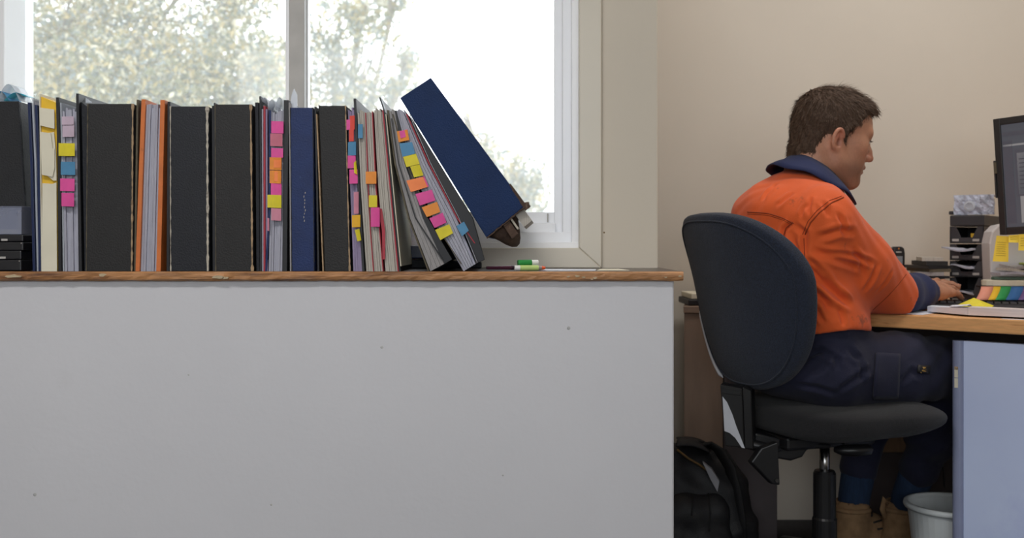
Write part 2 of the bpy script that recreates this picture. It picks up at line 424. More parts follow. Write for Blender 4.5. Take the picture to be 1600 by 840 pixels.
# ------------------------------------------------------------ binders on the ledge
YF = 2.003
def board(name, c, scuff, **k): return mat(name, c, 0.62, 0.12, 40, 0.25, 300, c2=scuff, c2amt=-0.06, c2scale=26, **k)
M['black_board'] = board('black_binder_cloth', lin(25, 26, 30), lin(52, 52, 54))
M['navyblack'] = board('navy_black_cloth', lin(19, 22, 31), lin(48, 50, 58))
M['brownblack'] = board('brown_black_cloth', lin(29, 28, 29), lin(60, 58, 56))
M['blue_board'] = board('blue_binder_cloth', lin(18, 42, 92), lin(70, 92, 138))
M['big_blue'] = mat('blue_binder_vinyl', lin(8, 40, 84), 0.6, 0.10, 14, 0.3, 420, c2=lin(16, 50, 94), c2amt=-0.04, c2scale=30, spec=.3)
M['navy_sheet'] = mat('navy_plastic_cover', lin(26, 40, 78), 0.3, 0.15, 10)
M['dark_sheet'] = mat('charcoal_plastic_cover', lin(24, 24, 29), 0.5, 0.15, 12)
M['tan_edge'] = mat('worn_tan_card', lin(168, 142, 112), 0.9, 0.2, 120, c2=lin(104, 82, 62), c2amt=.12, c2scale=40)
M['white_edge'] = mat('worn_white_card', lin(190, 182, 168), 0.9, 0.2, 120, c2=lin(84, 76, 72), c2amt=.18, c2scale=60)
M['olive_edge'] = mat('olive_card', lin(92, 84, 68), 0.8, 0.2, 60)
M['orange_board'] = mat('orange_binder_board', lin(206, 112, 52), 0.55, 0.10, 30, 0.2, 200, c2=lin(150, 78, 40), c2amt=0.0, c2scale=18)
M['yellow_sheet'] = mat('yellow_paper', lin(232, 188, 52), 0.7, 0.12, 14)
M['cream_sheet'] = mat('cream_card', lin(222, 216, 196), 0.7, 0.05, 14)
M['red_sheet'] = mat('red_divider', lin(170, 46, 62), 0.55, 0.1, 20)
M['clear'] = mat('clear_sleeve', lin(216, 222, 232), 0.18, 0.06, 20)
M['clear'].node_tree.nodes['Principled BSDF'].inputs['Alpha'].default_value = 0.55
M['brown_card'] = mat('torn_brown_card', lin(78, 60, 50), 0.9, 0.3, 40, 0.5, c2=lin(170, 150, 128), c2amt=-.02, c2scale=20)
M['metal'] = mat('bright_steel', lin(190, 190, 192), 0.25, 0.04, 20, metal=1.0)
def page_mat(name, c, c2): return mat(name, c, 0.75, 0.16, 26, 0.6, 60, c2=c2, c2amt=.10, c2scale=9, stretch=(60, .6, .5))
M['pages_cool'] = page_mat('page_edges_cool', lin(190, 190, 204), lin(150, 148, 164))
M['pages_warm'] = page_mat('page_edges_warm', lin(206, 200, 190), lin(168, 156, 146))
M['pages_grey'] = page_mat('page_edges_grey', lin(176, 172, 172), lin(126, 122, 124))
M['pages_lilac'] = page_mat('page_edges_lilac', lin(172, 158, 190), lin(120, 104, 140))
TABC = {'y': (224, 208, 46), 'b': (80, 138, 178), 'p': (226, 82, 158), 'o': (236, 146, 58), 'g': (236, 180, 44), 'r': (220, 74, 62), 'd': (196, 110, 130), 's': (255, 140, 80), 'k': (206, 136, 156), 'f': (196, 176, 192)}
for k, c in TABC.items(): M['tab_'+k] = mat('sticky_note_'+k, lin(*c), 0.6, 0.07, 60)

def lerp2(a, b, t): return (a[0]+(b[0]-a[0])*t, a[1]+(b[1]-a[1])*t)
def bx(t, loc_px, Y=YF, label='', cat='binder', group=None, name='ring_binder'):
    p = P(loc_px, 424, Y); return thing(name, label, cat, (p.x, Y+.12, ZL), group)
ZLpx = lambda Y: HZ+(CAMZ-ZL)*FPX/Y       # pixel row where things at depth Y meet the ledge
def spine(label, tl, tr, br, bl, m, edgeL=None, edgeR=None, depth=.262, Y=YF, top_pages=True, wl=3, wr=3, name='lever_arch_binder', ring=True):
    """binder standing with its spine to the room: spine, two cover boards, page block, worn edges"""
    t = bx(None, (bl[0]+br[0])/2, Y, label, name=name)
    yb = ZLpx(Y)
    bl = (bl[0], yb); br = (br[0], yb)
    MB().prism([tl, tr, br, bl], Y, Y+.0035, Y).obj('spine', m, t, bev=.0012)
    wpx = 3.2
    MB().prism([(tl[0], tl[1]+.5), (tl[0]+wpx, tl[1]+.5), (bl[0]+wpx, bl[1]), (bl[0], bl[1])], Y+.0036, Y+depth, Y).obj('cover', m, t, bev=.0008)
    MB().prism([(tr[0]-wpx, tr[1]+.5), (tr[0], tr[1]+.5), (br[0], br[1]), (br[0]-wpx, br[1])], Y+.0036, Y+depth, Y).obj('cover', m, t, bev=.0008)
    a = 5
    MB().prism([(tl[0]+wpx+1, tl[1]+a), (tr[0]-wpx-1, tr[1]+a), (br[0]-wpx-1, br[1]-3), (bl[0]+wpx+1, bl[1]-3)], Y+.03, Y+depth-.012, Y).obj('pages', M['pages_warm'], t)
    r = random.Random(int(tl[0]))
    def worn(t0, b0, wpx, me):
        n = 46; Lp, Rp = [], []
        for i in range(n+1):
            c = lerp2(t0, b0, i/n); q = wpx*(.35+.65*r.random())*(1.5 if i in (0, 1, n-1, n) else 1)
            Lp.append((c[0]-q/2, c[1]+(0 if 0 < i < n else 0))); Rp.append((c[0]+q/2+r.uniform(-.3, .3), c[1]))
        MB().slab(Lp, Rp, Y-.0009, Y+.0025, Y).obj('worn_edge', me, t)
    if edgeL: worn((tl[0]+wl*.5, tl[1]), (bl[0]+wl*.5, bl[1]-.3), wl, edgeL)
    if edgeR: worn((tr[0]-wr*.5, tr[1]), (br[0]-wr*.5, br[1]-.3), wr, edgeR)
    return t
def sheet(t, name, pts, wpx, m, Y0=YF, Y1=None, Yr=None):
    """board or plastic cover seen edge on: polyline of its left edge, width in pixels"""
    Y1 = Y1 or Y0+.25
    return MB().slab(pts, [(x+wpx, y) for x, y in pts], Y0, Y1, Yr or YF).obj(name, m, t, bev=.0004)
def pages(t, Lp, Rp, m, n, seed, Y0=YF+.004, depth=.21, jt=5, name='pages', skip=()):
    """bundle of n sheaves filling the space between two polylines"""
    r = random.Random(seed); mb = MB()
    for i in range(n):
        a, b = i/n+.004, (i+1)/n-.012
        l = [lerp2(p, q, a) for p, q in zip(Lp, Rp)]; rr = [lerp2(p, q, b) for p, q in zip(Lp, Rp)]
        dy = r.uniform(-jt*.3, jt); l[0] = (l[0][0], l[0][1]+dy); rr[0] = (rr[0][0], rr[0][1]+dy+r.uniform(-1, 1))
        j = r.uniform(0, .006)
        mb.slab(l, rr, Y0+j, Y0+depth+j, YF, mi=0)
    return mb.obj(name, m, t)
def stick(t, q, c, Y=YF-.002, bend=None):
    """paper flag: pixel quad tl tr br bl, stuck to the page edges and curling a little off them"""
    r = random.Random(int(q[0][0]*7+q[0][1])); bend = bend if bend is not None else r.uniform(-.002, .005)
    rows = []
    for i in range(4):
        u = i/3; row = []
        for j in range(4):
            s = j/3; a = lerp2(lerp2(q[0], q[1], s), lerp2(q[3], q[2], s), u)
            p = P(a[0], a[1], Y); p.y -= .0008+bend*(s*s if bend > 0 else -(1-s)**2)
            row.append(p)
        rows.append(row)
    MB().grid(rows, th=.0004).obj('sticky_tab', M['tab_'+c], t)
def rect(x0, y0, x1, y1, k=0): return [(x0, y0), (x1, y0+k), (x1, y1+k), (x0, y1)]
YB_ = ZLpx(YF)

# 1 wide black binder at the far end, set back behind the small boxes
t = spine('wide black lever arch binder behind the stacked plastic boxes', (-60, 159), (30, 158), (46, 421), (-40, 421), M['black_board'], None, M['navyblack'], depth=.20, Y=2.075, wr=2)
# curled ribbon lying on the tops behind it
o = thing('plastic_ribbon', 'curled blue and teal plastic wrapper on top of the wide black binder', 'wrapper', tuple(P(10, 158, 2.12)))
for k, (x0, x1, h, m) in enumerate(((-14, 14, 20, 'tab_b'), (6, 36, 17, 'tab_b'), (-4, 30, 26, 'clear'))):
    rows = []
    for i in range(13):
        a = PI*i/12; x = x0+(x1-x0)*i/12; y = 157.5-math.sin(a*(.8 if k == 1 else 1))*h*(.75 if k < 2 else 1)
        rows.append([P(x, y, 2.12), P(x+3, y, 2.12)+Vector((0, .05, 0))])
    MB().grid(rows, th=.0006).obj('strip', mat('teal_plastic', lin(60, 160, 185), .3) if k == 1 else M[m], o, smooth=True)

# 2 thin folders
t = bx(None, 56, label='thin navy plastic folder leaning between the wide black binder and the yellow wallet', name='plastic_folder')
sheet(t, 'cover', [(43, 160), (47, 250), (51, YB_)], 4, M['navy_sheet'])
sheet(t, 'sleeve', [(47.5, 152), (52, 250), (56, YB_)], 3, M['clear'], YF+.004)
sheet(t, 'sleeve', [(48, 155), (54, 260), (59, YB_-2)], 2.6, M['pages_cool'], YF+.01)
sheet(t, 'cover', [(54, 164), (58, 250), (60, YB_)], 4, M['navy_sheet'])
sheet(t, 'loose_sheet', [(36, 158), (42, 166)], 5, M['clear'], YF+.02, YF+.2)

# 3 cream and yellow wallet
t = bx(None, 77, label='cream card wallet with yellow sheets sticking out at the top', name='document_wallet', cat='folder')
MB().slab([(62, 150), (62.5, 250), (65, YB_)], [(86, 160), (87, 250), (88, YB_)], YF+.006, YF+.22, YF).obj('yellow_sheets', M['yellow_sheet'], t)
def ragged(t, pts, m, Y, name):
    n = len(pts); v = [P(x, y, YF) for x, y in pts]
    vv = [(p.x, Y, p.z) for p in v]+[(p.x, Y+.0012, p.z) for p in v]
    MB().add(vv, [list(range(n))[::-1], list(range(n, 2*n))]+[[i, (i+1) % n, n+(i+1) % n, n+i] for i in range(n)]).obj(name, m, t)
ragged(t, [(62, 168), (85, 171), (85.5, 201), (76, 199), (63, 196)], M['cream_sheet'], YF-.001, 'card_strip')
ragged(t, [(64, 206), (80, 208), (83, 232), (86, 232), (86, 262), (83, 276), (66, 273)], M['cream_sheet'], YF-.0024, 'card_strip')
ragged(t, [(66, 286), (82, 287), (88, 285), (89, YB_), (65, YB_)], M['cream_sheet'], YF, 'card_strip')
ragged(t, [(70, 208), (84, 206), (87, 240), (88, 282), (83, 282), (68, 270)], M['cream_sheet'], YF+.001, 'card_strip')
sheet(t, 'card_cover', [(60.5, 146), (62, 250), (64, YB_)], 1.6, M['cream_sheet'], YF+.001)

# 4 black binder, open side to the room
t = bx(None, 110, label='black binder showing grey page edges with yellow, blue and two pink tabs')
sheet(t, 'cover', [(87, 152), (90, 260), (91, YB_)], 5, M['dark_sheet'])
sheet(t, 'sleeve', [(92.5, 160), (95, 260), (97, YB_)], 2.5, M['clear'], YF+.003)
pages(t, [(96, 168), (97, 290), (100, YB_)], [(118, 168), (119, 290), (120.5, YB_)], M['pages_cool'], 6, 2)
sheet(t, 'cover', [(119, 146), (121, 260), (124, YB_)], 4.2, M['dark_sheet'], YF-.001)
MB().slab([(124, 158), (126, 260), (129, YB_)], [(133.5, 165), (133, 260), (132.4, YB_)], YF+.008, YF+.24, YF).obj('cover', M['navyblack'], t, bev=.001)
ragged(t, [(124, 149), (133.2, 156), (133.2, 157), (124, 157)], M['clear'], YF+.03, 'sleeve')
for q, c in (((92, 223.5, 118.5, 243.5), 'y'), ((95.5, 252.5, 119.5, 273), 'b'), ((94.5, 278.5, 117, 298), 'p'), ((96.5, 301, 117.5, 322), 'p')): stick(t, rect(*q, k=.6), c)
for q in ((97, 182, 117, 195), (98, 196, 118, 214)): stick(t, rect(*q), 'f', YF+.0015)

# 5 wide black spine, tan right edge
t = spine('widest black binder, its spine edged in bare tan card, left of the orange binder', (136.5, 162), (209, 162), (207.5, 420), (134, 420), M['brownblack'], M['olive_edge'], M['tan_edge'], wl=1.6, wr=3)
sheet(t, 'loose_board', [(212, 155), (210.5, 260), (208, YB_)], 3.1, M['olive_edge'], YF+.004)

# 6 orange binder
t = bx(None, 232, label='orange binder with its page edges facing the room')
sheet(t, 'cover', [(221, 155), (217, 260), (211.5, YB_)], 6.5, M['orange_board'])
pages(t, [(227, 163), (223, 260), (217.5, YB_)], [(249.5, 163), (247.5, 260), (243.5, YB_)], M['pages_cool'], 6, 4)
sheet(t, 'cover', [(250.5, 156), (248, 260), (244, YB_)], 7, M['orange_board'])

# 7 navy-black spine
t = spine('navy black binder with frayed white card along both spine edges', (265.5, 166), (326, 166), (327, 421), (266, 421), M['navyblack'], M['white_edge'], M['white_edge'], wl=1.8, wr=4.4)
sheet(t, 'loose_board', [(260, 158), (259.5, 260), (258.5, YB_)], 4.5, M['dark_sheet'], YF+.006)
sheet(t, 'loose_board', [(328.5, 164), (329, 260), (330, YB_)], 3, M['dark_sheet'], YF+.01)

# 8 brown-black spine
t = spine('faded brownish black binder with a tan right edge beside the frayed one', (335.5, 163), (393.5, 163), (396, 421), (336.5, 421), M['brownblack'], M['olive_edge'], M['tan_edge'], wl=1.5, wr=3.4)
sheet(t, 'loose_board', [(333, 160), (333.2, 260), (333.6, YB_)], 2, M['dark_sheet'], YF+.004)
sheet(t, 'loose_board', [(397, 159), (398, 260), (399, YB_)], 5, M['navyblack'], YF+.008)

# 9 folder full of bright tabs
t = bx(None, 425, label='bulging black folder with pink, orange and yellow tabs down its pages')
sheet(t, 'cover', [(405, 150), (405.5, 260), (406, YB_)], 2.4, M['dark_sheet'])
sheet(t, 'divider', [(408, 170), (408.2, 260), (408.5, YB_)], 2.4, M['pages_cool'], YF+.004)
sheet(t, 'divider', [(411, 165), (411, 260), (411, YB_)], 3, M['red_sheet'], YF+.003)
sheet(t, 'divider', [(414.3, 170), (414.5, 260), (415, YB_)], 2.6, M['pages_lilac'], YF+.004)
sheet(t, 'divider', [(420, 172), (419, 330), (413.5, YB_)], 3, M['blue_board'], YF+.002)
pages(t, [(421, 172), (421, 320), (419, YB_)], [(444, 172), (443, 320), (440, YB_)], M['pages_cool'], 6, 8)
sheet(t, 'cover', [(443, 156), (442, 260), (440.5, YB_)], 7.5, M['dark_sheet'], YF+.002)
for k, (x0, x1, y) in enumerate(((407, 420, 152), (418, 432, 155), (430, 444, 152))):
    rows = []
    for i in range(9):
        a = i/8; rows.append([P(x0+(x1-x0)*a, y+18-18*math.sin(PI*a)**.7, YF+.01), P(x0+(x1-x0)*a, y+18-16*math.sin(PI*a)**.7, YF+.01)+Vector((0, .09, 0))])
    MB().grid(rows, th=.0005).obj('sleeve', M['clear'], t, smooth=True)
for q, c in (((424, 189, 443.5, 208), 'p'), ((422.5, 208.5, 442, 228), 'd'), ((424, 231, 442.5, 245.5), 'p'), ((421.5, 245.5, 441, 265), 'o'), ((421.5, 266, 440, 286), 'o'), ((423.5, 286, 440.5, 305), 'p'), ((418, 304, 440.5, 324), 'y'), ((424, 325, 440, 344), 'k'), ((418, 340, 421, 360), 'k')): stick(t, rect(*q, k=.8), c)
stick(t, rect(428, 250, 440, 262), 's', YF-.004); stick(t, rect(429, 268, 440, 283), 's', YF-.004)

# 10 blue binder
t = spine('small blue binder with scratched spine standing among black ones', (453, 168), (489.5, 168), (491.5, 421), (455.5, 421), M['blue_board'], M['navyblack'], M['navyblack'], wl=1.5, wr=1.5)
sheet(t, 'loose_board', [(450, 160), (451.5, 260), (452.5, YB_)], 2.2, M['pages_grey'], YF+.003)
ragged(t, [(450, 168), (452, 146), (456, 136), (461, 146), (461, 168)], M['clear'], YF+.02, 'sleeve')
rs = random.Random(2)
for k in range(9):
    x = 475.5+rs.uniform(-1.2, 1.2); y = 300+k*5.4
    MB().prism([(x, y), (x+rs.uniform(.5, 1.1), y), (x+.7, y+rs.uniform(1.5, 4.5)), (x-.1, y+3)], YF-.0006, YF+.002, YF).obj('scratch', M['white_edge'], t)
sheet(t, 'loose_board', [(490, 166), (493, 300), (495, YB_)], 3, M['dark_sheet'], YF+.006)
sheet(t, 'loose_board', [(493.2, 178), (497.5, 280), (503.5, YB_)], 2.2, M['tan_edge'], YF+.002)

# 11 black binder
t = spine('slim black binder leaning beside the small blue one', (498, 165), (541, 165), (547.5, 421), (507.5, 421), M['brownblack'], None, M['tan_edge'], wl=1.5, wr=2.2)
sheet(t, 'loose_board', [(496.2, 163), (501.2, 260), (506.2, YB_)], 1.1, M['dark_sheet'], YF+.008)

# 12 tabbed folder
t = bx(None, 556, label='narrow black folder with red, blue and pink tabs on lilac pages')
pages(t, [(542.4, 168), (546, 290), (551, YB_)], [(554, 168), (558, 290), (566, YB_)], M['pages_lilac'], 4, 5)
sheet(t, 'cover', [(552.5, 154), (558, 290), (566, YB_)], 4, M['dark_sheet'], YF-.001)
for q, c in (((541.5, 187, 549, 203), 'p'), ((546.5, 181, 554.5, 203), 'r'), ((545.5, 200, 553, 221), 'r'), ((544, 222, 557, 243), 'b'), ((543.5, 243, 556, 263), 'p'), ((546, 265, 559, 287), 'p'), ((550, 336, 563.5, 355), 'g'), ((553, 300, 561, 334), 'k')): stick(t, rect(*q, k=-.5), c)
stick(t, [(553, 254), (557, 251), (559, 273), (553.5, 270)], 'y', YF-.004); stick(t, [(554.5, 359), (562, 357), (565, 375), (558.5, 377)], 'y', YF-.004)

# 13 thick sheaf without cover
t = bx(None, 590, label='thick sheaf of warm white pages with orange, yellow and pink tabs', name='page_sheaf', cat='papers')
pages(t, [(558, 172), (563, 290), (572, YB_)], [(581, 172), (586.5, 290), (598, YB_)], M['pages_warm'], 7, 6, YF)
sheet(t, 'divider', [(570.5, 176), (574.5, 290), (578, 360), (583, YB_)], 1.3, M['red_sheet'], YF-.001)
sheet(t, 'divider', [(581, 174), (586.5, 290), (591.5, 350), (598, YB_)], 1.3, M['red_sheet'], YF-.001)
MB().slab([(591, 325), (597, 360), (598, 405)], [(597, 326), (602, 360), (602, 405)], YF-.0026, YF-.0014, YF).obj('divider', M['red_sheet'], t)
for q, c in (((571.5, 268, 588.5, 287), 'o'), ((576.5, 305, 589.5, 323.5), 'y'), ((579.5, 324, 594, 354), 'p')): stick(t, rect(*q), c)
stick(t, rect(559.5, 194, 567, 216), 'b')

# 14 second sheaf with a pale board
t = bx(None, 615, label='sheaf of page edges between red dividers and a pale cream board', name='page_sheaf', cat='papers')
pages(t, [(584, 170), (590.5, 290), (602, YB_)], [(597, 170), (608, 290), (621, YB_)], M['pages_warm'], 6, 12, YF)
sheet(t, 'divider', [(597.3, 172), (608.3, 290), (621.3, YB_)], 2, M['red_sheet'], YF-.001)
sheet(t, 'cover', [(592.5, 152), (599.6, 175), (610.8, 290), (624, YB_)], 2.2, M['dark_sheet'], YF-.002)
sheet(t, 'cover', [(602.2, 178), (613.3, 290), (625.6, YB_-8)], 1.5, M['cream_sheet'], YF-.001)
ragged(t, [(595.5, 153), (599, 160), (602.8, 171), (602.2, 173)], M['clear'], YF-.0045, 'sleeve')

# 15 leaning binder with the long row of tabs
t = bx(None, 690, label='fanned binder leaning over with a long diagonal row of bright tabs')
def lean(x0, x1, x2, x3, y0=172, y3=None): return [(x0, y0), (x1, 255), (x2, 340), (x3, y3 or YB_)]
pages(t, lean(606, 618, 640, 672), lean(616, 632, 662, 694, 170, 412), M['pages_grey'], 4, 3, YF+.002, .2, 4)
MB().slab(lean(616, 634, 660, 694, 172, 412), lean(619, 640, 668, 706, 172, 405), YF+.004, YF+.2, YF).obj('clear_sleeve', M['dark_sheet'], t)
pages(t, lean(619, 641, 676, 724), lean(631, 668, 713, 743, 170, 412), M['pages_cool'], 6, 7, YF+.002, .2, 5)
sheet(t, 'divider', lean(613, 634, 672, 720, 178, 412), 1.4, M['olive_edge'], YF-.001, YF+.2)
sheet(t, 'divider', lean(634, 669, 713, 741, 178, 380), 2.0, M['red_sheet'], YF, YF+.2)
sheet(t, 'cover', lean(604.5, 616, 637, 668.5), 2.4, M['olive_edge'], YF-.001, YF+.2)
MB().slab(lean(641, 673, 717, 747, 190, 410), lean(646, 686, 738.5, 757, 190, 406), YF+.001, YF+.035, YF).obj('cover', M['dark_sheet'], t, bev=.0008)
sheet(t, 'sleeve', lean(638, 672.2, 716.3, 744.5, 176, 408), 1.0, M['clear'], YF-.0005, YF+.1)
MB().slab(lean(611, 622, 648, 690, 185, 405), lean(612.2, 623.5, 650, 692.5, 185, 405), YF-.002, YF+.1, YF).obj('divider', M['dark_sheet'], t)
for q, c in ((((620, 205), (637, 203), (640, 219), (623, 222)), 'o'), (((624, 224), (644, 222), (649, 240), (629, 245)), 'b'), (((630, 245), (650, 240), (656, 256), (635, 261)), 'y'), (((641, 260), (656, 257), (662, 274), (647, 277)), 'y'),
             (((635, 282), (661, 276), (668, 292), (642, 300)), 's'), (((649, 303), (675, 296), (680.5, 313), (656, 321)), 'p'), (((659, 324), (683, 315), (688, 331), (667, 339)), 'o'), (((671, 341), (692, 332), (698, 347.5), (679, 356)), 'p'), (((680, 359), (702, 350), (708, 364), (688, 375)), 'y'), (((713, 353), (725, 346), (732.5, 360), (722, 369)), 'b')): stick(t, q, c)
stick(t, [(659, 277), (663, 275), (670, 291), (666, 293)], 'p', YF-.0015); stick(t, [(624, 205), (637, 202), (638, 213), (626, 216)], 'p', YF-.004)

# 16 flat dark binder lying behind, under the leaning ones
t = thing('ring_binder', 'dark navy binder lying behind the foot of the leaning ones', 'binder', tuple(P(690, 424, 2.24)))
t.location.z = ZL; LOC[t].z = ZL
yb2 = ZLpx(2.222)
MB().prism([(636, 405), (752, 409), (752, yb2), (636, yb2)], 2.222, 2.262, 2.222).obj('cover', M['navyblack'], t, bev=.003)
MB().prism([(640, 383), (700, 386), (712, 404), (640, 404)], 2.224, 2.258, 2.222).obj('cover', M['navy_sheet'], t, bev=.003)

# 17 large blue binder leaning on the rest
def big_blue():
    A, B, C, D = P(625, 153, YF), P(673, 121, YF-.004), P(821, 321, YF-.006), P(760, 371, YF-.002)
    e1 = (C-B).normalized()                                  # along the spine
    e2 = (B-A); e2 = (e2-e1*e2.dot(e1)).normalized()         # across the spine
    n = e1.cross(e2).normalized()
    if n.y < 0: n = -n
    n = (n+Vector((-.01, 0, -.035))).normalized()
    t = thing('lever_arch_binder', 'large blue binder toppled sideways with torn brown lower end', 'binder', tuple(P(790, 395, YF+.12)))
    Ls = (C-B).length; Ws = .074; dep = .262; W2 = .098; L2 = (D-A).length
    O = A
    kL = (D-A).normalized()
    def Q(u, v, d):
        """u along the spine, v across it; the covers spread apart towards the torn end"""
        s = v/Ws; a_ = A+kL*(u*(1+(L2/Ls-1)))
        b_ = B+e1*u
        return a_.lerp(b_, s)+n*d
    def bar(name, u0, u1, v0, v1, d0, d1, m, bev=.0012):
        v = [Q(u, vv, d) for d in (d0, d1) for u, vv in ((u0, v0), (u0, v1), (u1, v1), (u1, v0))]
        return MB().add(v, [[0, 1, 2, 3], [7, 6, 5, 4]]+[[i, i+4, (i+1) % 4+4, (i+1) % 4] for i in range(4)]).obj(name, m, t, bev=bev)
    bar('spine', 0, Ls, 0, Ws, 0, .004, M['big_blue'], .0018)
    bar('cover', 0, Ls, 0, .003, .004, dep, M['big_blue']); bar('cover', 0, Ls*.985, Ws-.003, Ws, .004, dep, M['big_blue'])
    bar('cover_lining', .002, Ls-.001, .0031, .0045, .0042, dep-.004, M['brown_card'], 0); bar('cover_lining', .002, Ls*.98, Ws-.0045, Ws-.0031, .0042, dep-.004, M['brown_card'], 0)
    bar('spine_lining', .002, Ls-.0015, .005, Ws-.005, .0041, .006, M['brown_card'], 0)
    bar('pages', .012, Ls-.03, .006, .05, .05, dep-.02, M['pages_warm'], 0)
    # torn lower end: sagging brown liner and a metal arch
    rows = []
    for i in range(11):
        s = i/10; v = .004+s*(Ws-.014); sag = math.sin(PI*min(1, s*1.15))*.050
        rows.append([Q(Ls-.006, v, .012+.004*math.sin(i*2.2)), Q(Ls+sag*.55, v, .02+.003*math.sin(i*3.1)), Q(Ls+sag, v*.96+.002, .05+.006*math.sin(i*1.7)), Q(Ls+sag*.5, v, .15)])
    MB().grid(rows, th=.0018).obj('torn_liner', M['brown_card'], t, smooth=True)
    bar('torn_board', Ls-.03, Ls+.034, .030, .042, .004, .03, M['brown_card'], .002)
    bar('torn_board', Ls-.02, Ls+.026, .044, .047, .006, .05, M['white_edge'], .001)
    bar('arch_lever', Ls-.06, Ls+.016, Ws-.016, Ws-.012, .02, .08, M['brown_card'], .002)
    bar('inner_sheets', Ls-.05, Ls+.030, Ws-.020, Ws-.005, .012, .2, M['pages_warm'], 0)
    r = random.Random(8); rows = []
    for i in range(14):
        u = Ls-.052+.06*i/13; wv = .001+.006*(i/13)*r.uniform(.5, 1)
        rows.append([Q(u, Ws-wv, -.0006), Q(u, Ws+.0012+(.006 if i > 10 else 0)*r.random(), -.0004), Q(u, Ws+.001, .012)])
    MB().grid(rows, th=.0009).obj('frayed_corner', M['brown_card'], t)
    pts = [Q(Ls+.0004+(.0015*r.random()), Ws*i/24, -.0005) for i in range(25)]
    MB().tube(pts, [.0011+.0008*r.random() for _ in pts], 6).obj('frayed_edge', M['brown_card'], t)
big_blue()

# pens and paper at the end of the ledge
def pen(label, name, p0, p1, r, segs, lift=0.0):
    A, B = Vector(p0), Vector(p1); d = (B-A); L = d.length; ax = d.normalized()
    t = thing(name, label, 'pen', tuple(A))
    for nm, a, b, ra, rb, m in segs:
        MB().lathe(A, [(ra*r*.92, L*a), (ra*r, L*a+.0008), (rb*r, L*b-.0008), (rb*r*.85, L*b)], 14, ax).obj(nm, m, t, smooth=False)
mg = mat('green_plastic', lin(44, 140, 66), .3); mw = mat('white_plastic', lin(232, 232, 228), .35); mmar = mat('maroon_plastic', lin(92, 40, 62), .35); mor = mat('orange_plastic', lin(232, 92, 40), .4); mgr = mat('grey_plastic', lin(150, 140, 138), .4); myg = mat('lime_plastic', lin(190, 214, 130), .35)
def Lp(px, Y, r): return Vector(((px-800)*Y/FPX, Y, ZL+r))
pen('white highlighter with a green cap lying on the other pen', 'highlighter_pen', Lp(809, 2.04, .0155), Lp(841, 2.05, .0165), .0062, [('barrel', .55, 1, .9, .8, mw), ('cap', .0, .68, 1, 1, mg)])
pen('pale green marker with an orange tip lying on the ledge', 'marker_pen', Lp(804, 2.03, .0058), Lp(852, 2.04, .0058), .0056, [('barrel', .18, .78, 1, 1, myg), ('cap', 0, .18, .9, 1, mw), ('grip', .76, .9, .9, .7, mgr), ('tip', .88, 1, .75, .5, mor)])
pen('maroon pen lying along the ledge beside the fanned binder', 'ballpoint_pen', Lp(760, 2.10, .0045), Lp(815, 2.13, .0045), .0042, [('barrel', 0, .72, .75, 1, mmar), ('cap', .7, 1, 1.1, 1, mat('plum_plastic', lin(60, 34, 52), .35))])
for q, lb in (([(.03, 2.05), (.165, 2.03), (.175, 2.12), (.05, 2.15)], 'white sheet of paper lying flat beside the pens'), ([(.17, 2.04), (.235, 2.05), (.225, 2.16), (.185, 2.15)], 'small pale slip of paper in the window corner')):
    MB().add([(x, y, ZL+.0003) for x, y in q]+[(x, y, ZL+.0012) for x, y in q], [[3, 2, 1, 0], [4, 5, 6, 7]]+[[i, (i+1) % 4, 4+(i+1) % 4, 4+i] for i in range(4)]).obj('paper_sheet', M['cream_sheet'] if 'slip' in lb else mat('paper', lin(216, 220, 230), .6))
    tag(bpy.data.objects[[o.name for o in bpy.data.objects if o.name.startswith('paper_sheet')][-1]], lb, 'paper')

# stacked boxes at the far end of the ledge
M['blackplastic'] = mat('black_plastic', lin(30, 30, 34), .35, .15, 30)
M['clearplastic'] = mat('smoky_clear_plastic', lin(150, 156, 178), .15, .05, 20)
M['clearplastic'].node_tree.nodes['Principled BSDF'].inputs['Alpha'].default_value = 0.5
yz = lambda y, Y: CAMZ-(y-HZ)*Y/FPX
def case(label, x1, ya, yb, mm, clear=False):
    Y0, Y1 = 1.996, 2.062; z0, z1 = yz(yb, Y0), yz(ya, Y0); xa, xb = (-70-800)*Y0/FPX, (x1-800)*Y0/FPX
    t = thing('plastic_case', label, 'box', ((xa+xb)/2, (Y0+Y1)/2, z0))
    if clear:
        th = .0015
        MB().box((xa, Y0, z0), (xb, Y1, z0+th)).box((xa, Y0, z0+th), (xb, Y0+th, z1)).box((xa, Y1-th, z0+th), (xb, Y1, z1)).box((xa, Y0+th, z0+th), (xa+th, Y1-th, z1)).box((xb-th, Y0+th, z0+th), (xb, Y1-th, z1)).obj('body', M['clearplastic'], t)
        MB().box((xa-.001, Y0-.001, z1), (xb+.001, Y1, z1+.002)).obj('lid', M['clearplastic'], t, bev=.0006)
        MB().box((xa+.01, Y0+.004, z0+.0016), (xb-.006, Y1-.01, z0+.01)).obj('contents', M['cream_sheet'], t)
        MB().box((xb-.012, Y0+.01, z0+.0101), (xb-.004, Y1-.01, z1-.005)).obj('contents', M['pages_warm'], t)
    else:
        zm = z0+(z1-z0)*.55
        MB().box((xa, Y0, z0), (xb, Y1, zm-.0004)).obj('body', mm, t, bev=.002); MB().box((xa, Y0, zm+.0004), (xb, Y1, z1)).obj('lid', mm, t, bev=.002)
        MB().box((xb-.004, Y0-.0012, zm-.004), (xb-.002, Y0+.001, zm-.001)).obj('catch', M['metal'], t)
        MB().box((xb-.042, Y0-.0008, zm+.002), (xb-.03, Y0+.001, zm+.006)).obj('badge', M['alu_grey'], t)
case('black plastic case at the bottom of the box stack', 33, 391.5, 422.6, M['blackplastic'])
case('black plastic case between the clear box and the bottom case', 36, 366.5, 391.2, M['blackplastic'])
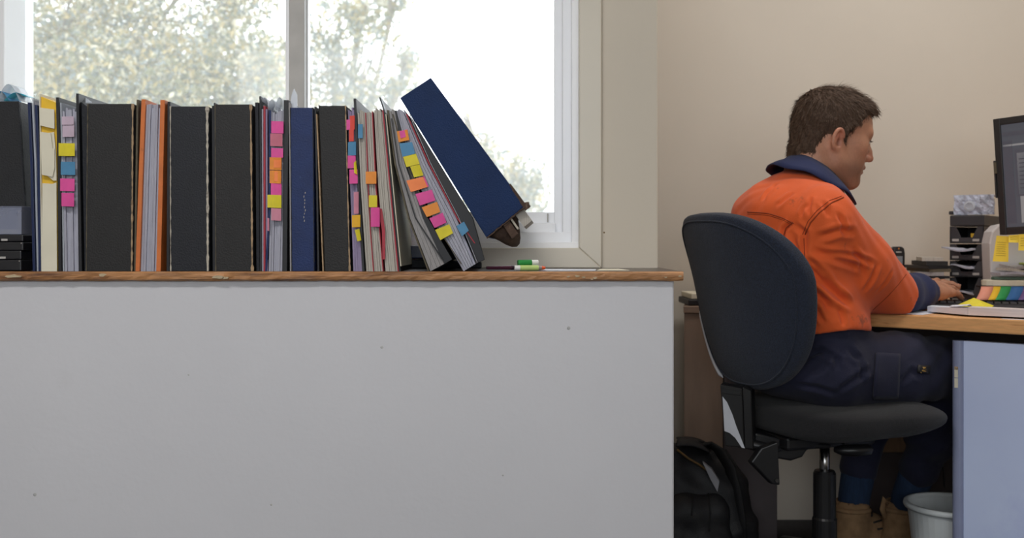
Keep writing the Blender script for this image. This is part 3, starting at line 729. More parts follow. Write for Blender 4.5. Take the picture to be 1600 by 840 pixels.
case('clear plastic box on top of the black cases', 33.5, 323.5, 366, None, True)
# ------------------------------------------------------------ office chair
Z3 = Vector((0, 0, 1))
M['chair_cloth'] = mat('charcoal_blue_upholstery', lin(30, 38, 55), 0.95, 0.45, 300, 0.6, 500, sheen=0.12)
M['seat_cloth'] = mat('black_upholstery', lin(27, 27, 30), 0.95, 0.25, 220, 0.5, 600, sheen=0.08)
M['chair_plastic'] = mat('chair_black_plastic', lin(22, 22, 24), 0.38, 0.1, 30)
M['chair_glint'] = mat('pale_grey_painted_light', lin(205, 208, 216), 0.35, 0.04, 30)  # pale colour for light painted on the black chair
M['chrome'] = mat('chrome', lin(150, 148, 146), 0.2, 0.05, 20, metal=1.0)
CY = math.radians(20); CF = Vector((math.cos(CY), math.sin(CY), 0)); CLt = Vector((-math.sin(CY), math.cos(CY), 0))
CC = Vector((0.779, 2.552, 0))
chair = thing('office_chair', 'charcoal upholstered swivel office chair the worker sits on', 'chair', tuple(CC))
def pillow(outline, O, U, V, N, prof, rings=9):
    """closed cushion: outline points (u, v); prof(s) gives front and back depth at scale s of the outline"""
    mb = MB(); n = len(outline); rows = []
    ss = [math.sin(PI/2*i/rings) for i in range(rings+1)]
    for side in (0, 1):
        seq = ss if side == 0 else ss[::-1]
        for s in seq:
            rows.append([O+U*(u*max(s, .02))+V*(v*max(s, .02))+N*prof(s, u*s, v*s)[side] for u, v in outline])
    v = [p for r in rows for p in r]; f = []
    for i in range(len(rows)-1):
        for k in range(n):
            a = i*n+k; b = i*n+(k+1) % n; f.append([a, b, b+n, a+n])
    f += [list(range(n))[::-1], list(range((len(rows)-1)*n, len(rows)*n))]
    return mb.add(v, f)
rec = math.radians(11)
BU = (Z3*math.cos(rec)-CF*math.sin(rec)).normalized(); BN = CLt.cross(BU).normalized()     # BN points forwards
if BN.dot(CF) < 0: BN = -BN
BC = Vector((.540, 2.468, .752))+CLt*.018-CF*.004
def back_outline(k=1.0):
    pts = []
    for i in range(72):
        a = 2*PI*i/72; c, s = math.cos(a), math.sin(a)
        e = 2.8; x = math.copysign(abs(c)**(2/e), c); y = math.copysign(abs(s)**(2/e), s)
        h = y*.220
        wv = .243-.048*max(0, (.06-h)/.285)**1.15-.030*max(0, h/.225)**2
        pts.append((x*wv*k, h*k))
    return pts
bcurve = lambda u, v: 1.1*u*u+(.2*v*v if v < 0 else -.75*v*v)
def bprof(s, u, v):
    r = max(0, 1-s**5)**.5
    c = bcurve(u, v)
    return (c+.014+.030*r, c-.004-.022*r)
o = pillow(back_outline(), BC, CLt, BU, BN, bprof, 12).obj('backrest', M['chair_cloth'], chair, smooth=True)
# piping seam round the back panel and a pale tube painting the highlight on the window side
ol = back_outline(.93); pts = [BC+CLt*u+BU*v+BN*(bcurve(u, v)-.0175) for u, v in ol]
MB().tube(pts+pts[:2], .0022, 6).obj('seam_piping', M['chair_cloth'], o, smooth=True)
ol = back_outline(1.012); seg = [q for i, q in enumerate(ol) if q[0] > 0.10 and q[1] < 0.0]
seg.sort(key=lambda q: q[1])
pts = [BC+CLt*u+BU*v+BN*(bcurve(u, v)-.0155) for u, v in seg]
MB().tube(pts, [.001]+[.0062]*(len(pts)-2)+[.001], 8).obj('painted_edge_highlight', M['chair_glint'], chair, smooth=True)
# seat cushion
def seat_outline(k=1.0):
    pts = []
    for i in range(72):
        a = 2*PI*i/72; c, s = math.cos(a), math.sin(a); e = 3.2
        x = math.copysign(abs(c)**(2/e), c)*.215; y = math.copysign(abs(s)**(2/e), s)*(.235 if c > 0 else .225)
        pts.append((x*k, y*k))
    return pts
SC = Vector((CC.x, CC.y, .470))+CF*.036
def sprof(s, u, v):
    r = max(0, 1-s**6)**.5
    dip = -.016*max(0, (u-.13)/.1)
    return (dip+.012+.026*r, dip*.3-.010-.030*r-.012*max(0, (-u)/.24)+.018*max(0, (u-.02)/.2))
pillow(seat_outline(), SC, CF, CLt, Z3, sprof, 12).obj('seat', M['seat_cloth'], chair, smooth=True)
# bracket that carries the backrest
bb = BC-BU*.205-BN*.020
sb = Vector((bb.x, bb.y, bb.z))
def ppoly(pix, Y0, Y1, sh=Vector((0, 0, 0))):
    n_ = len(pix); p = [P(x, y, Y0) for x, y in pix]
    v = p+[Vector((q.x, Y1, q.z))+sh for q in p]
    return MB().add(v, [list(range(n_))[::-1], list(range(n_, 2*n_))]+[[i, (i+1) % n_, n_+(i+1) % n_, n_+i] for i in range(n_)])
br = ppoly([(1125, 600), (1160, 606), (1164, 700), (1133, 697)], 2.430, 2.475, Vector((.015, 0, 0))).obj('back_bracket', M['chair_plastic'], chair, bev=.003)
ppoly([(1160, 604), (1174, 610), (1177, 702), (1164, 701)], 2.428, 2.48, Vector((.02, 0, 0))).obj('bracket_rib', M['chair_plastic'], br, bev=.003)
ppoly([(1126, 606), (1158, 611), (1158, 618), (1127, 614)], 2.4275, 2.431).obj('bracket_cap', M['chair_plastic'], br, bev=.001)
ppoly([(1129, 619), (1136, 628), (1144, 646), (1150, 664), (1157, 682), (1164, 700), (1159, 699), (1149, 684), (1140, 676), (1132, 673)], 2.4285, 2.432).obj('painted_sun_patch', M['chair_glint'], br)  # pale plate painting a patch of sunlight on the bracket
ppoly([(1180, 676), (1240, 690), (1300, 694), (1300, 700), (1262, 702), (1254, 714), (1236, 720), (1214, 716), (1196, 704), (1180, 700)], 2.46, 2.60).obj('tilt_housing', M['chair_plastic'], chair, bev=.006)
MB().tube([P(1160, 690, 2.455), P(1200, 700, 2.47), CC+Vector((0, 0, .405))-CF*.05], [.022, .024, .03], 10, flat=.6).obj('back_arm', M['chair_plastic'], chair, smooth=True)
MB().obox(CC+Vector((0, 0, .412))-CF*.03, CF*.13, CLt*.07, Z3*.017).obj('tilt_mechanism', M['chair_plastic'], chair, bev=.008)
fl = [P(1190, 700, 2.42), P(1216, 690, 2.42), P(1219, 758, 2.42), P(1207, 756, 2.42), P(1174, 722, 2.42)]
MB().add(fl+[p+CLt*.02 for p in fl], [[4, 3, 2, 1, 0], [5, 6, 7, 8, 9]]+[[i, (i+1) % 5, (i+1) % 5+5, i+5] for i in range(5)]).obj('tilt_lever_plate', M['chair_plastic'], chair, bev=.003)
pb = P(1214, 750, 2.417); MB().lathe(pb, [(.006, 0), (.005, .004)], 12, (0, -1, 0)).obj('rivet', M['chrome'], chair)
pl = P(1336, 703, 2.40)
MB().tube([CC+Vector((0, 0, .415)), Vector((pl.x, pl.y+.06, pl.z+.004))], .006, 8).obj('lever_rod', M['chair_plastic'], chair)
MB().tube([pl+Vector((-.045, .01, 0)), pl+Vector((-.03, 0, 0)), pl, pl+Vector((.032, 0, .002)), pl+Vector((.042, .01, .002))], [.008, .016, .018, .016, .006], 12, flat=.8).obj('lever_knob', M['chair_plastic'], chair, smooth=True)
MB().lathe(CC, [(.0125, .27), (.0125, .40)], 20).obj('gas_lift', M['chrome'], chair, smooth=True)
MB().lathe(CC, [(.030, .09), (.030, .205), (.0275, .21), (.0275, .318), (.024, .325), (.013, .326)], 24).obj('lift_cover', M['chair_plastic'], chair, smooth=False)
MB().lathe(CC, [(.045, .07), (.048, .085), (.045, .12), (.033, .125)], 20).obj('base_hub', M['chair_plastic'], chair)
for k in range(5):
    a = math.radians(98+72*k); d = Vector((math.cos(a), math.sin(a), 0)); e = CC+d*.25
    leg = MB().tube([CC+d*.03+Z3*.10, CC+d*.16+Z3*.095, e+Z3*.078], [.026, .022, .017], 10, flat=.8).obj('base_leg', M['chair_plastic'], chair, smooth=True)
    MB().tube([e+Z3*.07, e+Z3*.045], .008, 8).obj('caster_stem', M['chair_plastic'], leg)
    sd = Vector((-d.y, d.x, 0))
    for q in (-1, 1): MB().lathe(e+Z3*.0265+sd*.008*q, [(.018, 0), (.0265, .003), (.0265, .013), (.02, .016)], 18, sd*q).obj('caster_wheel', M['chair_plastic'], leg)

# ------------------------------------------------------------ desk
M['desk_wood'] = mat('oak_veneer', lin(226, 170, 112), 0.45, 0.12, 40, 0.1, 100, c2=lin(190, 128, 76), c2amt=.1, c2scale=12, stretch=(.6, .6, 5))
M['desk_under'] = mat('dark_laminate', lin(58, 50, 52), 0.6, 0.12, 20)
M['brown_lam'] = mat('brown_laminate', lin(112, 86, 62), 0.55, 0.15, 20, stretch=(4, 4, .6))
M['lilac'] = mat('lilac_grey_laminate', lin(204, 218, 254), 0.4, 0.035, 5, c2=lin(198, 211, 250), c2amt=.0, c2scale=4)
M['lilac_edge'] = mat('slate_edge_band', lin(140, 148, 178), 0.4, 0.06, 12)
DZ = CAMZ-(488-HZ)*2.6/FPX
A = P(1340, 488, 2.6); DB = P(1600, 500, DZ and (CAMZ-DZ)*FPX/(500-HZ))
dd = (DB-A); dd.z = 0; dn = dd.normalized()
E = A+dn*.78
desk = thing('desk', 'oak veneered corner desk the worker leans on', 'desk', (1.5, 2.8, 0))
top = [(A.x, A.y), (E.x, E.y), (2.25, 2.3), (2.25, YB-.01), (.99, YB-.01), (.99, 2.86), (.962, 2.74), (.915, 2.645)]
n = len(top)
MB().add([(x, y, DZ-.034) for x, y in top]+[(x, y, DZ) for x, y in top], [list(range(n))[::-1], list(range(n, 2*n))]+[[i, (i+1) % n, n+(i+1) % n, n+i] for i in range(n)]).obj('desktop', M['desk_wood'], desk, bev=.003)
MB().box((1.085, 3.10, .0), (2.2, 3.12, DZ-.036)).obj('modesty_panel', M['desk_under'], desk)
bp = P(1360, 665, 3.09); MB().box((1.085, 3.065, P(0, 706, 3.07).z), (1.75, 3.099, P(0, 664, 3.07).z)).obj('wooden_rail', M['brown_lam'], desk, bev=.002)
MB().box((2.16, 2.4, 0), (2.2, 3.09, DZ-.036)).obj('end_panel', M['desk_under'], desk)
cb = [P(1410, 678, 3.05), P(1425, 680, 3.05), P(1445, 679, 3.05), P(1457, 676, 3.05), P(1470, 690, 3.05), P(1476, 760, 3.05)]
tag(MB().tube(cb, .0025, 6).obj('power_cable', M['blackplastic']), 'thin black cable hanging against the brown rail under the desk', 'cable')
# pedestal of lilac panels
PT = P(0, 531, 2.47).z; pa = P(1505, 531, 2.463); pa.z = 0; pe = pa+dn*.42
inn = Vector((dn.y, -dn.x, 0));  inn = inn if inn.y > 0 else -inn
MB().obox(pa+dn*.21+inn*.012+Z3*(PT/2+.005), dn*.21, inn*.012, Z3*(PT/2-.006)).obj('side_panel', M['lilac'], desk, bev=.002, label='pale lilac grey panel')
ea = pa-dn*.0125+inn*.008
eb = MB().lathe(ea, [(.0145, .012), (.0145, PT-.001)], 20).obj('edge_band', M['lilac_edge'], desk, smooth=False)
for py0, py1, c in ((575, 590, 'w'), (591, 606, 'w'), (573, 578, 'b')):
    za, zb_ = P(0, py1, 2.46).z, P(0, py0, 2.46).z
    a0 = ea-inn*.0146-dn*.0015
    MB().obox(a0+Z3*((za+zb_)/2), dn*.004, inn*.0012, Z3*(zb_-za)/2).obj('torn_label', M['cream_sheet'] if c == 'w' else M['tan_edge'], eb)

# waste bin
bc = P(1487, 785, 2.62); M['bin'] = mat('white_bin_plastic', lin(206, 212, 214), .35, .04, 10)
bin_ = thing('waste_bin', 'white plastic waste bin behind the lilac desk panel', 'bin', (bc.x, bc.y, 0))
MB().lathe((bc.x, bc.y, 0), [(.082, .002), (.084, .006), (.107, bc.z-.008), (.1045, bc.z-.008), (.081, .008)], 40).obj('body', M['bin'], bin_, smooth=False)
MB().lathe((bc.x, bc.y, 0), [(.104, bc.z-.012), (.114, bc.z-.014), (.117, bc.z-.008), (.115, bc.z), (.106, bc.z+.001), (.103, bc.z-.004), (.104, bc.z-.012)], 40, cap=False).obj('rim', M['bin'], bin_, smooth=True)

# brown cabinet by the back wall
cx0, cx1 = (1069-800)*3.05/FPX, (1210-800)*3.05/FPX; cz = P(0, 478, 3.05).z
cab = thing('side_cabinet', 'brown laminate cabinet against the back wall behind the chair', 'cabinet', ((cx0+cx1)/2, 3.17, 0))
M['cab'] = mat('brown_cabinet_laminate', lin(140, 118, 102), .55, .1, 14, stretch=(3, 3, .5)); M['cab_dark'] = mat('dark_cabinet_panel', lin(76, 68, 70), .5, .1, 14)
ca_ = math.radians(11); CX = Vector((math.cos(ca_), -math.sin(ca_), 0)); CYv = Vector((math.sin(ca_), math.cos(ca_), 0)); C0 = Vector((cx0, 3.05, 0)); cw = cx1-cx0
def cbox(name, u0, u1, d0, d1, z0, z1, m, bev=.0015):
    return MB().obox(C0+CX*((u0+u1)/2)+CYv*((d0+d1)/2)+Z3*((z0+z1)/2), CX*((u1-u0)/2), CYv*((d1-d0)/2), Z3*((z1-z0)/2)).obj(name, m, cab, bev=bev)
cbox('carcass', 0, cw, .018, .20, 0, cz-.02, M['cab_dark'], 0)
cbox('door', 0, cw*.42, 0, .017, .02, cz-.021, M['cab']); cbox('door', cw*.43, cw, 0, .017, .02, cz-.021, M['cab_dark'])
cbox('top_board', -.002, cw+.004, -.006, .20, cz-.02, cz, M['cab'])
bk = MB().box((P(1080, 0, 3.07).x, 3.07, cz+.020), (P(1150, 0, 3.07).x, 3.25, cz+.036)).obj('book', M['cream_sheet'], bev=.002); tag(bk, 'white bound book on top of the brown cabinet', 'book')
bk = MB().box((P(1076, 0, 3.06).x, 3.062, cz+.0005), (P(1150, 0, 3.06).x, 3.25, cz+.0195)).obj('book', M['dark_sheet'], bev=.004); tag(bk, 'black book under the white one on the cabinet', 'book')

# ------------------------------------------------------------ things on the desk
# letter trays
ang = math.radians(37); TN = Vector((-math.sin(ang), -math.cos(ang), 0)); TR = Vector((math.cos(ang), -math.sin(ang), 0))
M['tray'] = mat('dark_grey_tray_plastic', lin(50, 50, 54), .5, .1, 30)
T0 = P(1484, 460, 3.02); TW = .094; TD = .20
tower = thing('letter_tray_stack', 'stack of dark grey letter trays by the back wall', 'letter trays', (T0.x, T0.y, DZ))
def TQ(u, d, z): return Vector((T0.x, T0.y, z))+TR*u-TN*d
def tbox(name, u0, u1, d0, d1, z0, z1, m, par, bev=.001):
    c = TQ((u0+u1)/2, (d0+d1)/2, (z0+z1)/2)
    return MB().obox(c, TR*(u1-u0)/2, -TN*(d1-d0)/2, Z3*(z1-z0)/2).obj(name, m, par, bev=bev)
levels = [DZ, P(0, 433, 3).z, P(0, 407, 3).z, P(0, 380.5, 3).z, P(0, 353, 3).z]
for i in range(4):
    z0, z1 = levels[i]+.001, levels[i+1]-.001
    if i == 0: pass
    mb = MB(); th = .004
    for (u0, u1, d0, d1, a, b) in ((0, TW, 0, TD, z0, z0+.004), (0, th, 0, TD, z0+.004, z1), (TW-th, TW, 0, TD, z0+.004, z1), (th, TW-th, TD-th, TD, z0+.004, z1)):
        mb.obox(TQ((u0+u1)/2, (d0+d1)/2, (a+b)/2), TR*(u1-u0)/2, -TN*(d1-d0)/2, Z3*(b-a)/2)
    tr = mb.obj('tray', M['tray'], tower)
    h = z1-z0; prof = []
    for k in range(13):
        s = k/12; e = min(s, 1-s); y = z1 if e < .2 else (z1-(z1-z0)*.66*min(1, (e-.2)/.12))
        prof.append((s*TW, y))
    v = [TQ(u, 0, z0) for u, _ in prof]+[TQ(u, 0, y) for u, y in prof]+[TQ(u, .004, z0) for u, _ in prof]+[TQ(u, .004, y) for u, y in prof]
    f = []
    for k in range(12): f += [[k, k+1, 14+k, 13+k], [27+k, 26+k, 39+k, 40+k], [13+k, 14+k, 40+k, 39+k]]
    MB().add(v, f).obj('front_lip', M['tray'], tr)
    for u in (.016, TW-.022): tbox('label_holder', u-.009, u+.009, -.0012, .0008, z0+.006, z0+.013, M['alu_grey'], tr, 0)
tbox('top_tray', 0, TW, 0, TD, levels[4], P(0, 336, 3).z, M['tray'], tower, .003)
tbox('top_lip', -.008, .005, .02, TD, P(0, 333, 3).z-.003, P(0, 329, 3).z, M['tray'], tower, .002)
for i, (u0, u1, dz, lb) in enumerate(((.012, .07, .0, 'bottom'), (.005, .072, .0, 'second'), (-.02, .075, .004, 'third'))):
    z = levels[i]+.030+dz*.5; rows = []
    for k in range(7):
        s = k/6; un = .034+.026*s; zw = z+.002*math.sin(s*5+i)
        rows.append([TQ(u0+(u1-u0)*s, -.014-.02*math.sin(s*3), zw+.004*math.sin(s*4+i)), TQ(un, -.003, zw), TQ(un, .008, zw), TQ(.012+.07*s, .03, zw), TQ(.012+.07*s, .16, z+.001)])
    o = MB().grid(rows, th=.004).obj('paper_bundle', M['pages_cool']); tag(o, 'crumpled papers sticking out of the %s letter tray from the desk' % lb, 'papers')
o = tbox('paper_bundle', .055, .085, .012, .06, levels[3]+.018, levels[3]+.03, M['yellow_sheet'], None); tag(o, 'yellow note inside the topmost letter tray', 'paper')
# clear blister box on top of the trays
zt = P(0, 335.6, 3).z
bl = thing('clear_box', 'crinkled clear plastic box standing on the letter trays', 'box', tuple(TQ(.06, .08, zt)))
M['crinkle'] = mat('crinkled_clear_plastic', lin(176, 182, 200), .22, .35, 60, .9, 90, c2=lin(92, 96, 112), c2amt=.18, c2scale=45)
rr = random.Random(4); rows = []
x0, x1 = .008, .118
for i in range(12):
    s = i/11; rows.append([TQ(x0+(x1-x0)*s, .02+rr.uniform(-.003, .003), zt+.0005)]+[TQ(x0+(x1-x0)*s+rr.uniform(-.002, .002), .02+rr.uniform(-.002, .0015), zt+.056*k/5) for k in range(1, 6)]+[TQ(x0+(x1-x0)*s, .09, zt+.054)])
MB().grid(rows, th=.004).obj('shell', M['crinkle'], bl)
MB().obox(TQ(.06, .055, zt+.026), TR*.046, -TN*.028, Z3*.024).obj('body', M['crinkle'], bl, bev=.004)
MB().lathe(TQ(.052, .013, zt+.026), [(.016, 0), (.016, .003), (.010, .004), (.009, .001)], 18, TN).obj('round_window', M['clear'], bl)
# pile of magazines
rr = random.Random(12); z = DZ+.0005; k = 0
while z < P(0, 402, 3.0).z:
    h = rr.uniform(.007, .013); c = P(1462+rr.uniform(-4, 3), 440, 3.03); a = rr.uniform(-.35, .25)
    u, v2 = Vector((math.cos(a), math.sin(a), 0)), Vector((-math.sin(a), math.cos(a), 0))
    mm = [M['olive_edge'], M['dark_sheet'], M['pages_grey'], M['olive_edge'], M['dark_sheet'], M['brownblack'], M['pages_warm']][k % 7]
    o = MB().obox(Vector((c.x-.008, 3.06, z+h/2)), u*rr.uniform(.026, .038), v2*.085, Z3*(h/2-.0003)).obj('magazine', mm)
    tag(o, ('olive brown magazine', 'black covered magazine', 'grey sheaf of papers', 'olive brown magazine', 'black covered magazine', 'black covered magazine', 'cream sheaf of papers')[k % 7]+' in the pile beside the letter trays', 'magazine', 'magazines piled beside the letter trays'); z += h; k += 1
# cordless phone
pc = P(1402, 415, 3.02)
ph = thing('cordless_phone', 'black cordless phone standing upright on the desk', 'phone', (pc.x, pc.y, DZ))
wz = P(0, 385, 3.02).z
zz = [DZ+.03, DZ+.05, wz-.02, wz-.006, wz]; ww = [.017, .019, .0205, .018, .011]; rows = []
for z_, w_ in zip(zz, ww): rows.append([Vector((pc.x-w_, pc.y-.006, z_)), Vector((pc.x-w_*.7, pc.y-.011, z_)), Vector((pc.x+w_*.7, pc.y-.011, z_)), Vector((pc.x+w_, pc.y-.006, z_)), Vector((pc.x+w_, pc.y+.011, z_)), Vector((pc.x-w_, pc.y+.011, z_))])
v = [q for r in rows for q in r]; f = [list(range(6))[::-1], list(range(24, 30))]+[[6*i+k, 6*i+(k+1) % 6, 6*i+6+(k+1) % 6, 6*i+6+k] for i in range(4) for k in range(6)]
hs = MB().add(v, f).obj('handset', M['blackplastic'], ph, bev=.002)
MB().box((pc.x-.011, pc.y-.0122, wz-.052), (pc.x+.011, pc.y-.0105, wz-.028)).obj('screen', mat('grey_lcd', lin(128, 134, 140), .3), hs)
MB().box((pc.x-.008, pc.y-.0122, wz-.018), (pc.x+.008, pc.y-.0105, wz-.014)).obj('earpiece', M['alu_grey'], hs)
MB().box((pc.x-.0015, pc.y-.0125, wz-.008), (pc.x+.0015, pc.y-.0105, wz-.004)).obj('lamp', M['tab_o'], hs)
for r in range(3):
    for c in range(3): MB().box((pc.x-.012+c*.009, pc.y-.0122, wz-.066-r*.008), (pc.x-.006+c*.009, pc.y-.0105, wz-.061-r*.008)).obj('key', M['alu_grey'], hs)
MB().lathe((pc.x, pc.y, DZ), [(.036, .0005), (.036, .012), (.028, .032), (.022, .034)], 24).obj('cradle', M['blackplastic'], ph)

# monitor, turned towards the worker
ML0 = P(1562, 367, 2.75); ma = math.radians(-50)
MR = Vector((math.cos(ma), math.sin(ma), 0)); MN = Vector((-abs(math.sin(ma)), -abs(math.cos(ma)), 0))
roll = math.radians(2.6); MU = (Z3*math.cos(roll)-MR*math.sin(roll)).normalized(); MR2 = (MR*math.cos(roll)+Z3*math.sin(roll)).normalized()
MU = (MU-MN*-.03).normalized()
mh, mw = .312, .50
M['bezel'] = mat('monitor_bezel', lin(40, 39, 40), .45, .08, 30)
mon = thing('computer_monitor', 'black framed computer monitor facing the worker', 'monitor', (ML0.x+.2, ML0.y-.1, DZ))
def mq(u, v, d): return ML0+MR2*u+MU*v-MN*d
def mbox(name, u0, u1, v0, v1, d0, d1, m, par, bev=.0015):
    return MB().obox(mq((u0+u1)/2, (v0+v1)/2, (d0+d1)/2), MR2*(u1-u0)/2, MU*(v1-v0)/2, -MN*(d1-d0)/2).obj(name, m, par, bev=bev)
bz = .018
mbox('bezel_side', 0, bz, 0, mh, 0, .03, M['bezel'], mon); mbox('bezel_side', mw-bz, mw, 0, mh, 0, .03, M['bezel'], mon)
mbox('bezel_top', bz, mw-bz, mh-bz, mh, 0, .03, M['bezel'], mon); mbox('bezel_bottom', bz, mw-bz, 0, bz*1.1, 0, .03, M['bezel'], mon)
mbox('back_shell', .01, mw-.01, .01, mh-.01, .031, .055, M['bezel'], mon, .008)
def screen_mat():
    m = bpy.data.materials.new('screen_picture'); m.use_nodes = True; b = m.node_tree.nodes['Principled BSDF']
    b.inputs['Base Color'].default_value = (.03, .032, .036, 1); b.inputs['Roughness'].default_value = .3
    b.inputs['Emission Color'].default_value = tuple(lin(88, 90, 98))+(1,); b.inputs['Emission Strength'].default_value = .55
    return m
sm = screen_mat(); sc_ = mbox('screen', bz, mw-bz, bz*1.1, mh-bz, .006, .02, sm, mon, 0)
def em(c, k):
    m = mat('screen_window', lin(*c), .4); b = m.node_tree.nodes['Principled BSDF']; b.inputs['Emission Color'].default_value = tuple(lin(*c))+(1,); b.inputs['Emission Strength'].default_value = k; return m
e1, e2, e3 = em((104, 104, 108), .6), em((66, 66, 74), .6), em((122, 122, 124), .6)
for (u0, u1, v0, v1, mm) in ((.02, .48, .262, .274, e2), (.05, .10, .10, .225, e2), (.055, .095, .105, .215, e1), (.058, .09, .03, .10, e3), (.02, .045, .03, .25, e2), (.12, .30, .05, .22, e1), (.02, .48, .235, .240, e3)):
    mbox('window_panel', u0, u1, v0, v1, .0048, .0058, mm, sc_, 0)
for k in range(8): mbox('text_row', .06, .088, .12+k*.011, .123+k*.011, .0038, .0047, e2, sc_, 0)
mbox('clip', -.004, .0, .10, .20, -.004, .012, M['bezel'], mon, .001); mbox('clip_pad', -.003, .004, .165, .195, -.006, -.0005, M['olive_edge'], mon, .0005)
sp = mq(mw*.62, 0, .075); MB().tube([mq(mw*.62, .12, .062), mq(mw*.62, .06, .075), Vector((sp.x, sp.y, DZ+.02))], .02, 12).obj('stand_neck', M['bezel'], mon)
MB().lathe((sp.x, sp.y, DZ), [(.075, .0005), (.075, .01), (.03, .02)], 28).obj('stand_base', M['bezel'], mon)
# sticky notes hanging from the monitor
M['note'] = mat('yellow_sticky_note', lin(236, 206, 70), .65, .06, 20)
M['ink'] = mat('pencil_writing', lin(150, 126, 50), .8)
def note(q, Y, lb, lines):
    rows = []
    for i in range(5):
        s = i/4; a, b = lerp2(q[0], q[3], s), lerp2(q[1], q[2], s)
        rows.append([P(lerp2(a, b, k/3)[0], lerp2(a, b, k/3)[1], Y-.003-.006*s*s) for k in range(4)])
    o = MB().grid(rows, th=.0004).obj('sticky_note', M['note']); tag(o, lb, 'sticky note')
    for i in range(lines):
        s = .25+.6*i/max(1, lines); a, b = lerp2(q[0], q[3], s), lerp2(q[1], q[2], s); pa_, pb_ = lerp2(a, b, .15), lerp2(a, b, .8)
        Yl = Y-.0037-.006*s*s
        MB().tube([P(*pa_, Yl), P(*lerp2(pa_, pb_, .5), Yl)+Z3*.0006, P(*pb_, Yl)], .0004, 4).obj('writing', M['ink'], o)
note([(1557, 368), (1576, 369), (1575.5, 409), (1551, 408)], 2.728, 'long yellow sticky note at the corner of the monitor', 7)
note([(1576, 367.5), (1592, 366.5), (1591.5, 379), (1576, 378.5)], 2.712, 'short yellow sticky note under the monitor between two longer ones', 2)
note([(1592, 366), (1612, 365), (1612, 392), (1591, 391)], 2.695, 'yellow sticky note under the monitor, beside the short one', 4)
# white box behind the monitor
M['whitebox'] = mat('white_appliance', lin(206, 202, 202), .4, .04, 8)
wb = thing('desk_appliance', 'white rounded appliance standing behind the monitor', 'appliance', (1.44, 2.93, DZ))
q = [P(1546, 380, 2.905), P(1550, 362, 2.905), P(1560, 352, 2.905), P(1620, 340, 2.905), P(1620, 452, 2.905), P(1549, 452, 2.905)]
MB().add([(p.x, 2.905, max(p.z, DZ+.001)) for p in q]+[(p.x, 2.958, max(p.z, DZ+.001)) for p in q], [list(range(6))[::-1], list(range(6, 12))]+[[i, (i+1) % 6, (i+1) % 6+6, i+6] for i in range(6)]).obj('body', M['whitebox'], wb, bev=.004)
MB().box((P(1560, 0, 2.905).x, 2.9015, DZ+.02), (P(1612, 0, 2.905).x, 2.9046, DZ+.10)).obj('front_plate', M['whitebox'], wb, bev=.001)
# keyboard
kc = P(1530, 472, 2.80); ka = math.radians(-20); KR = Vector((math.cos(ka), math.sin(ka), 0)); KF = Vector((-math.sin(ka), math.cos(ka), 0))
kb = thing('keyboard', 'black computer keyboard under the worker\'s fingers', 'keyboard', (kc.x, kc.y, DZ))
kc = Vector((1.30, 2.79, DZ))
MB().obox(kc+Z3*.0075, KR*.155, KF*.055, Z3*.0065).obj('case', M['blackplastic'], kb, bev=.003)
km = bpy.data.meshes.new('key'); kv = MB().obox((0, 0, 0), KR*.0078, KF*.0078, Z3*.0025); km.from_pydata(kv.v, [], kv.f); km.materials.append(M['bezel'])
for r in range(5):
    for c in range(15):
        o = bpy.data.objects.new('key', km); COL.objects.link(o); o.parent = kb
        o.location = (kc+KR*(-.137+c*.0192)+KF*(-.041+r*.0195)+Z3*.0165)-LOC[kb]
# paper sorter with coloured tabs
so = thing('document_holder', 'black document holder with coloured index flaps below it', 'document holder', tuple(P(1570, 470, 2.86)))
z0 = P(0, 446, 2.86).z; xs0 = P(1533, 0, 2.86).x
MB().box((xs0, 2.80, z0-.006), (xs0+.24, 2.895, z0)).obj('shelf', M['blackplastic'], so, bev=.002)
MB().box((xs0+.01, 2.878, DZ+.001), (xs0+.23, 2.892, z0-.0062)).obj('support', M['blackplastic'], so)
for i, (x0, x1, c) in enumerate(((1533, 1553, (226, 150, 128)), (1552, 1566, (236, 190, 40)), (1560, 1581, (44, 158, 84)), (1579, 1600, (52, 112, 178)), (1599, 1618, (120, 92, 150)), (1614, 1634, (200, 90, 90)))):
    rows = []
    for k in range(7):
        s = k/6; y = 447.5+21*s; sh = -9*s**1.5; Y = 2.80-.035*s
        rows.append([P(x0+sh, y, Y), P((x0+x1)/2+sh, y, Y-.001), P(x1+sh, y, Y)])
    MB().grid(rows, th=.0008).obj('index_flap', mat('flap', lin(*c), .5), so, smooth=True)
def pile_sheet(name, lb, pts, z, th, m, cat='papers'):
    n = len(pts); v = [(x, y, z) for x, y in pts]+[(x, y, z+th) for x, y in pts]
    o = MB().add(v, [list(range(n))[::-1], list(range(n, 2*n))]+[[i, (i+1) % n, n+(i+1) % n, n+i] for i in range(n)]).obj(name, m, bev=min(.002, th*.4)); tag(o, lb, cat); return o
def blob(cx, cy, rx, ry, n=18, seed=0, k=.0):
    r = random.Random(seed); return [(cx+math.cos(2*PI*i/n)*rx*(1+r.uniform(-k, k)), cy+math.sin(2*PI*i/n)*ry*(1+r.uniform(-k, k))) for i in range(n)]
pile_sheet('round_mat', 'pale round mat on the black document holder', blob(xs0+.062, 2.85, .063, .045), z0+.0006, .016, M['cream_sheet'], 'mat')
pile_sheet('paper_pile', 'curled dark green folder on the pale mat', blob(xs0+.075, 2.85, .05, .03, 14, 2, .1), z0+.0172, .008, mat('green_folder', lin(70, 92, 78), .6))
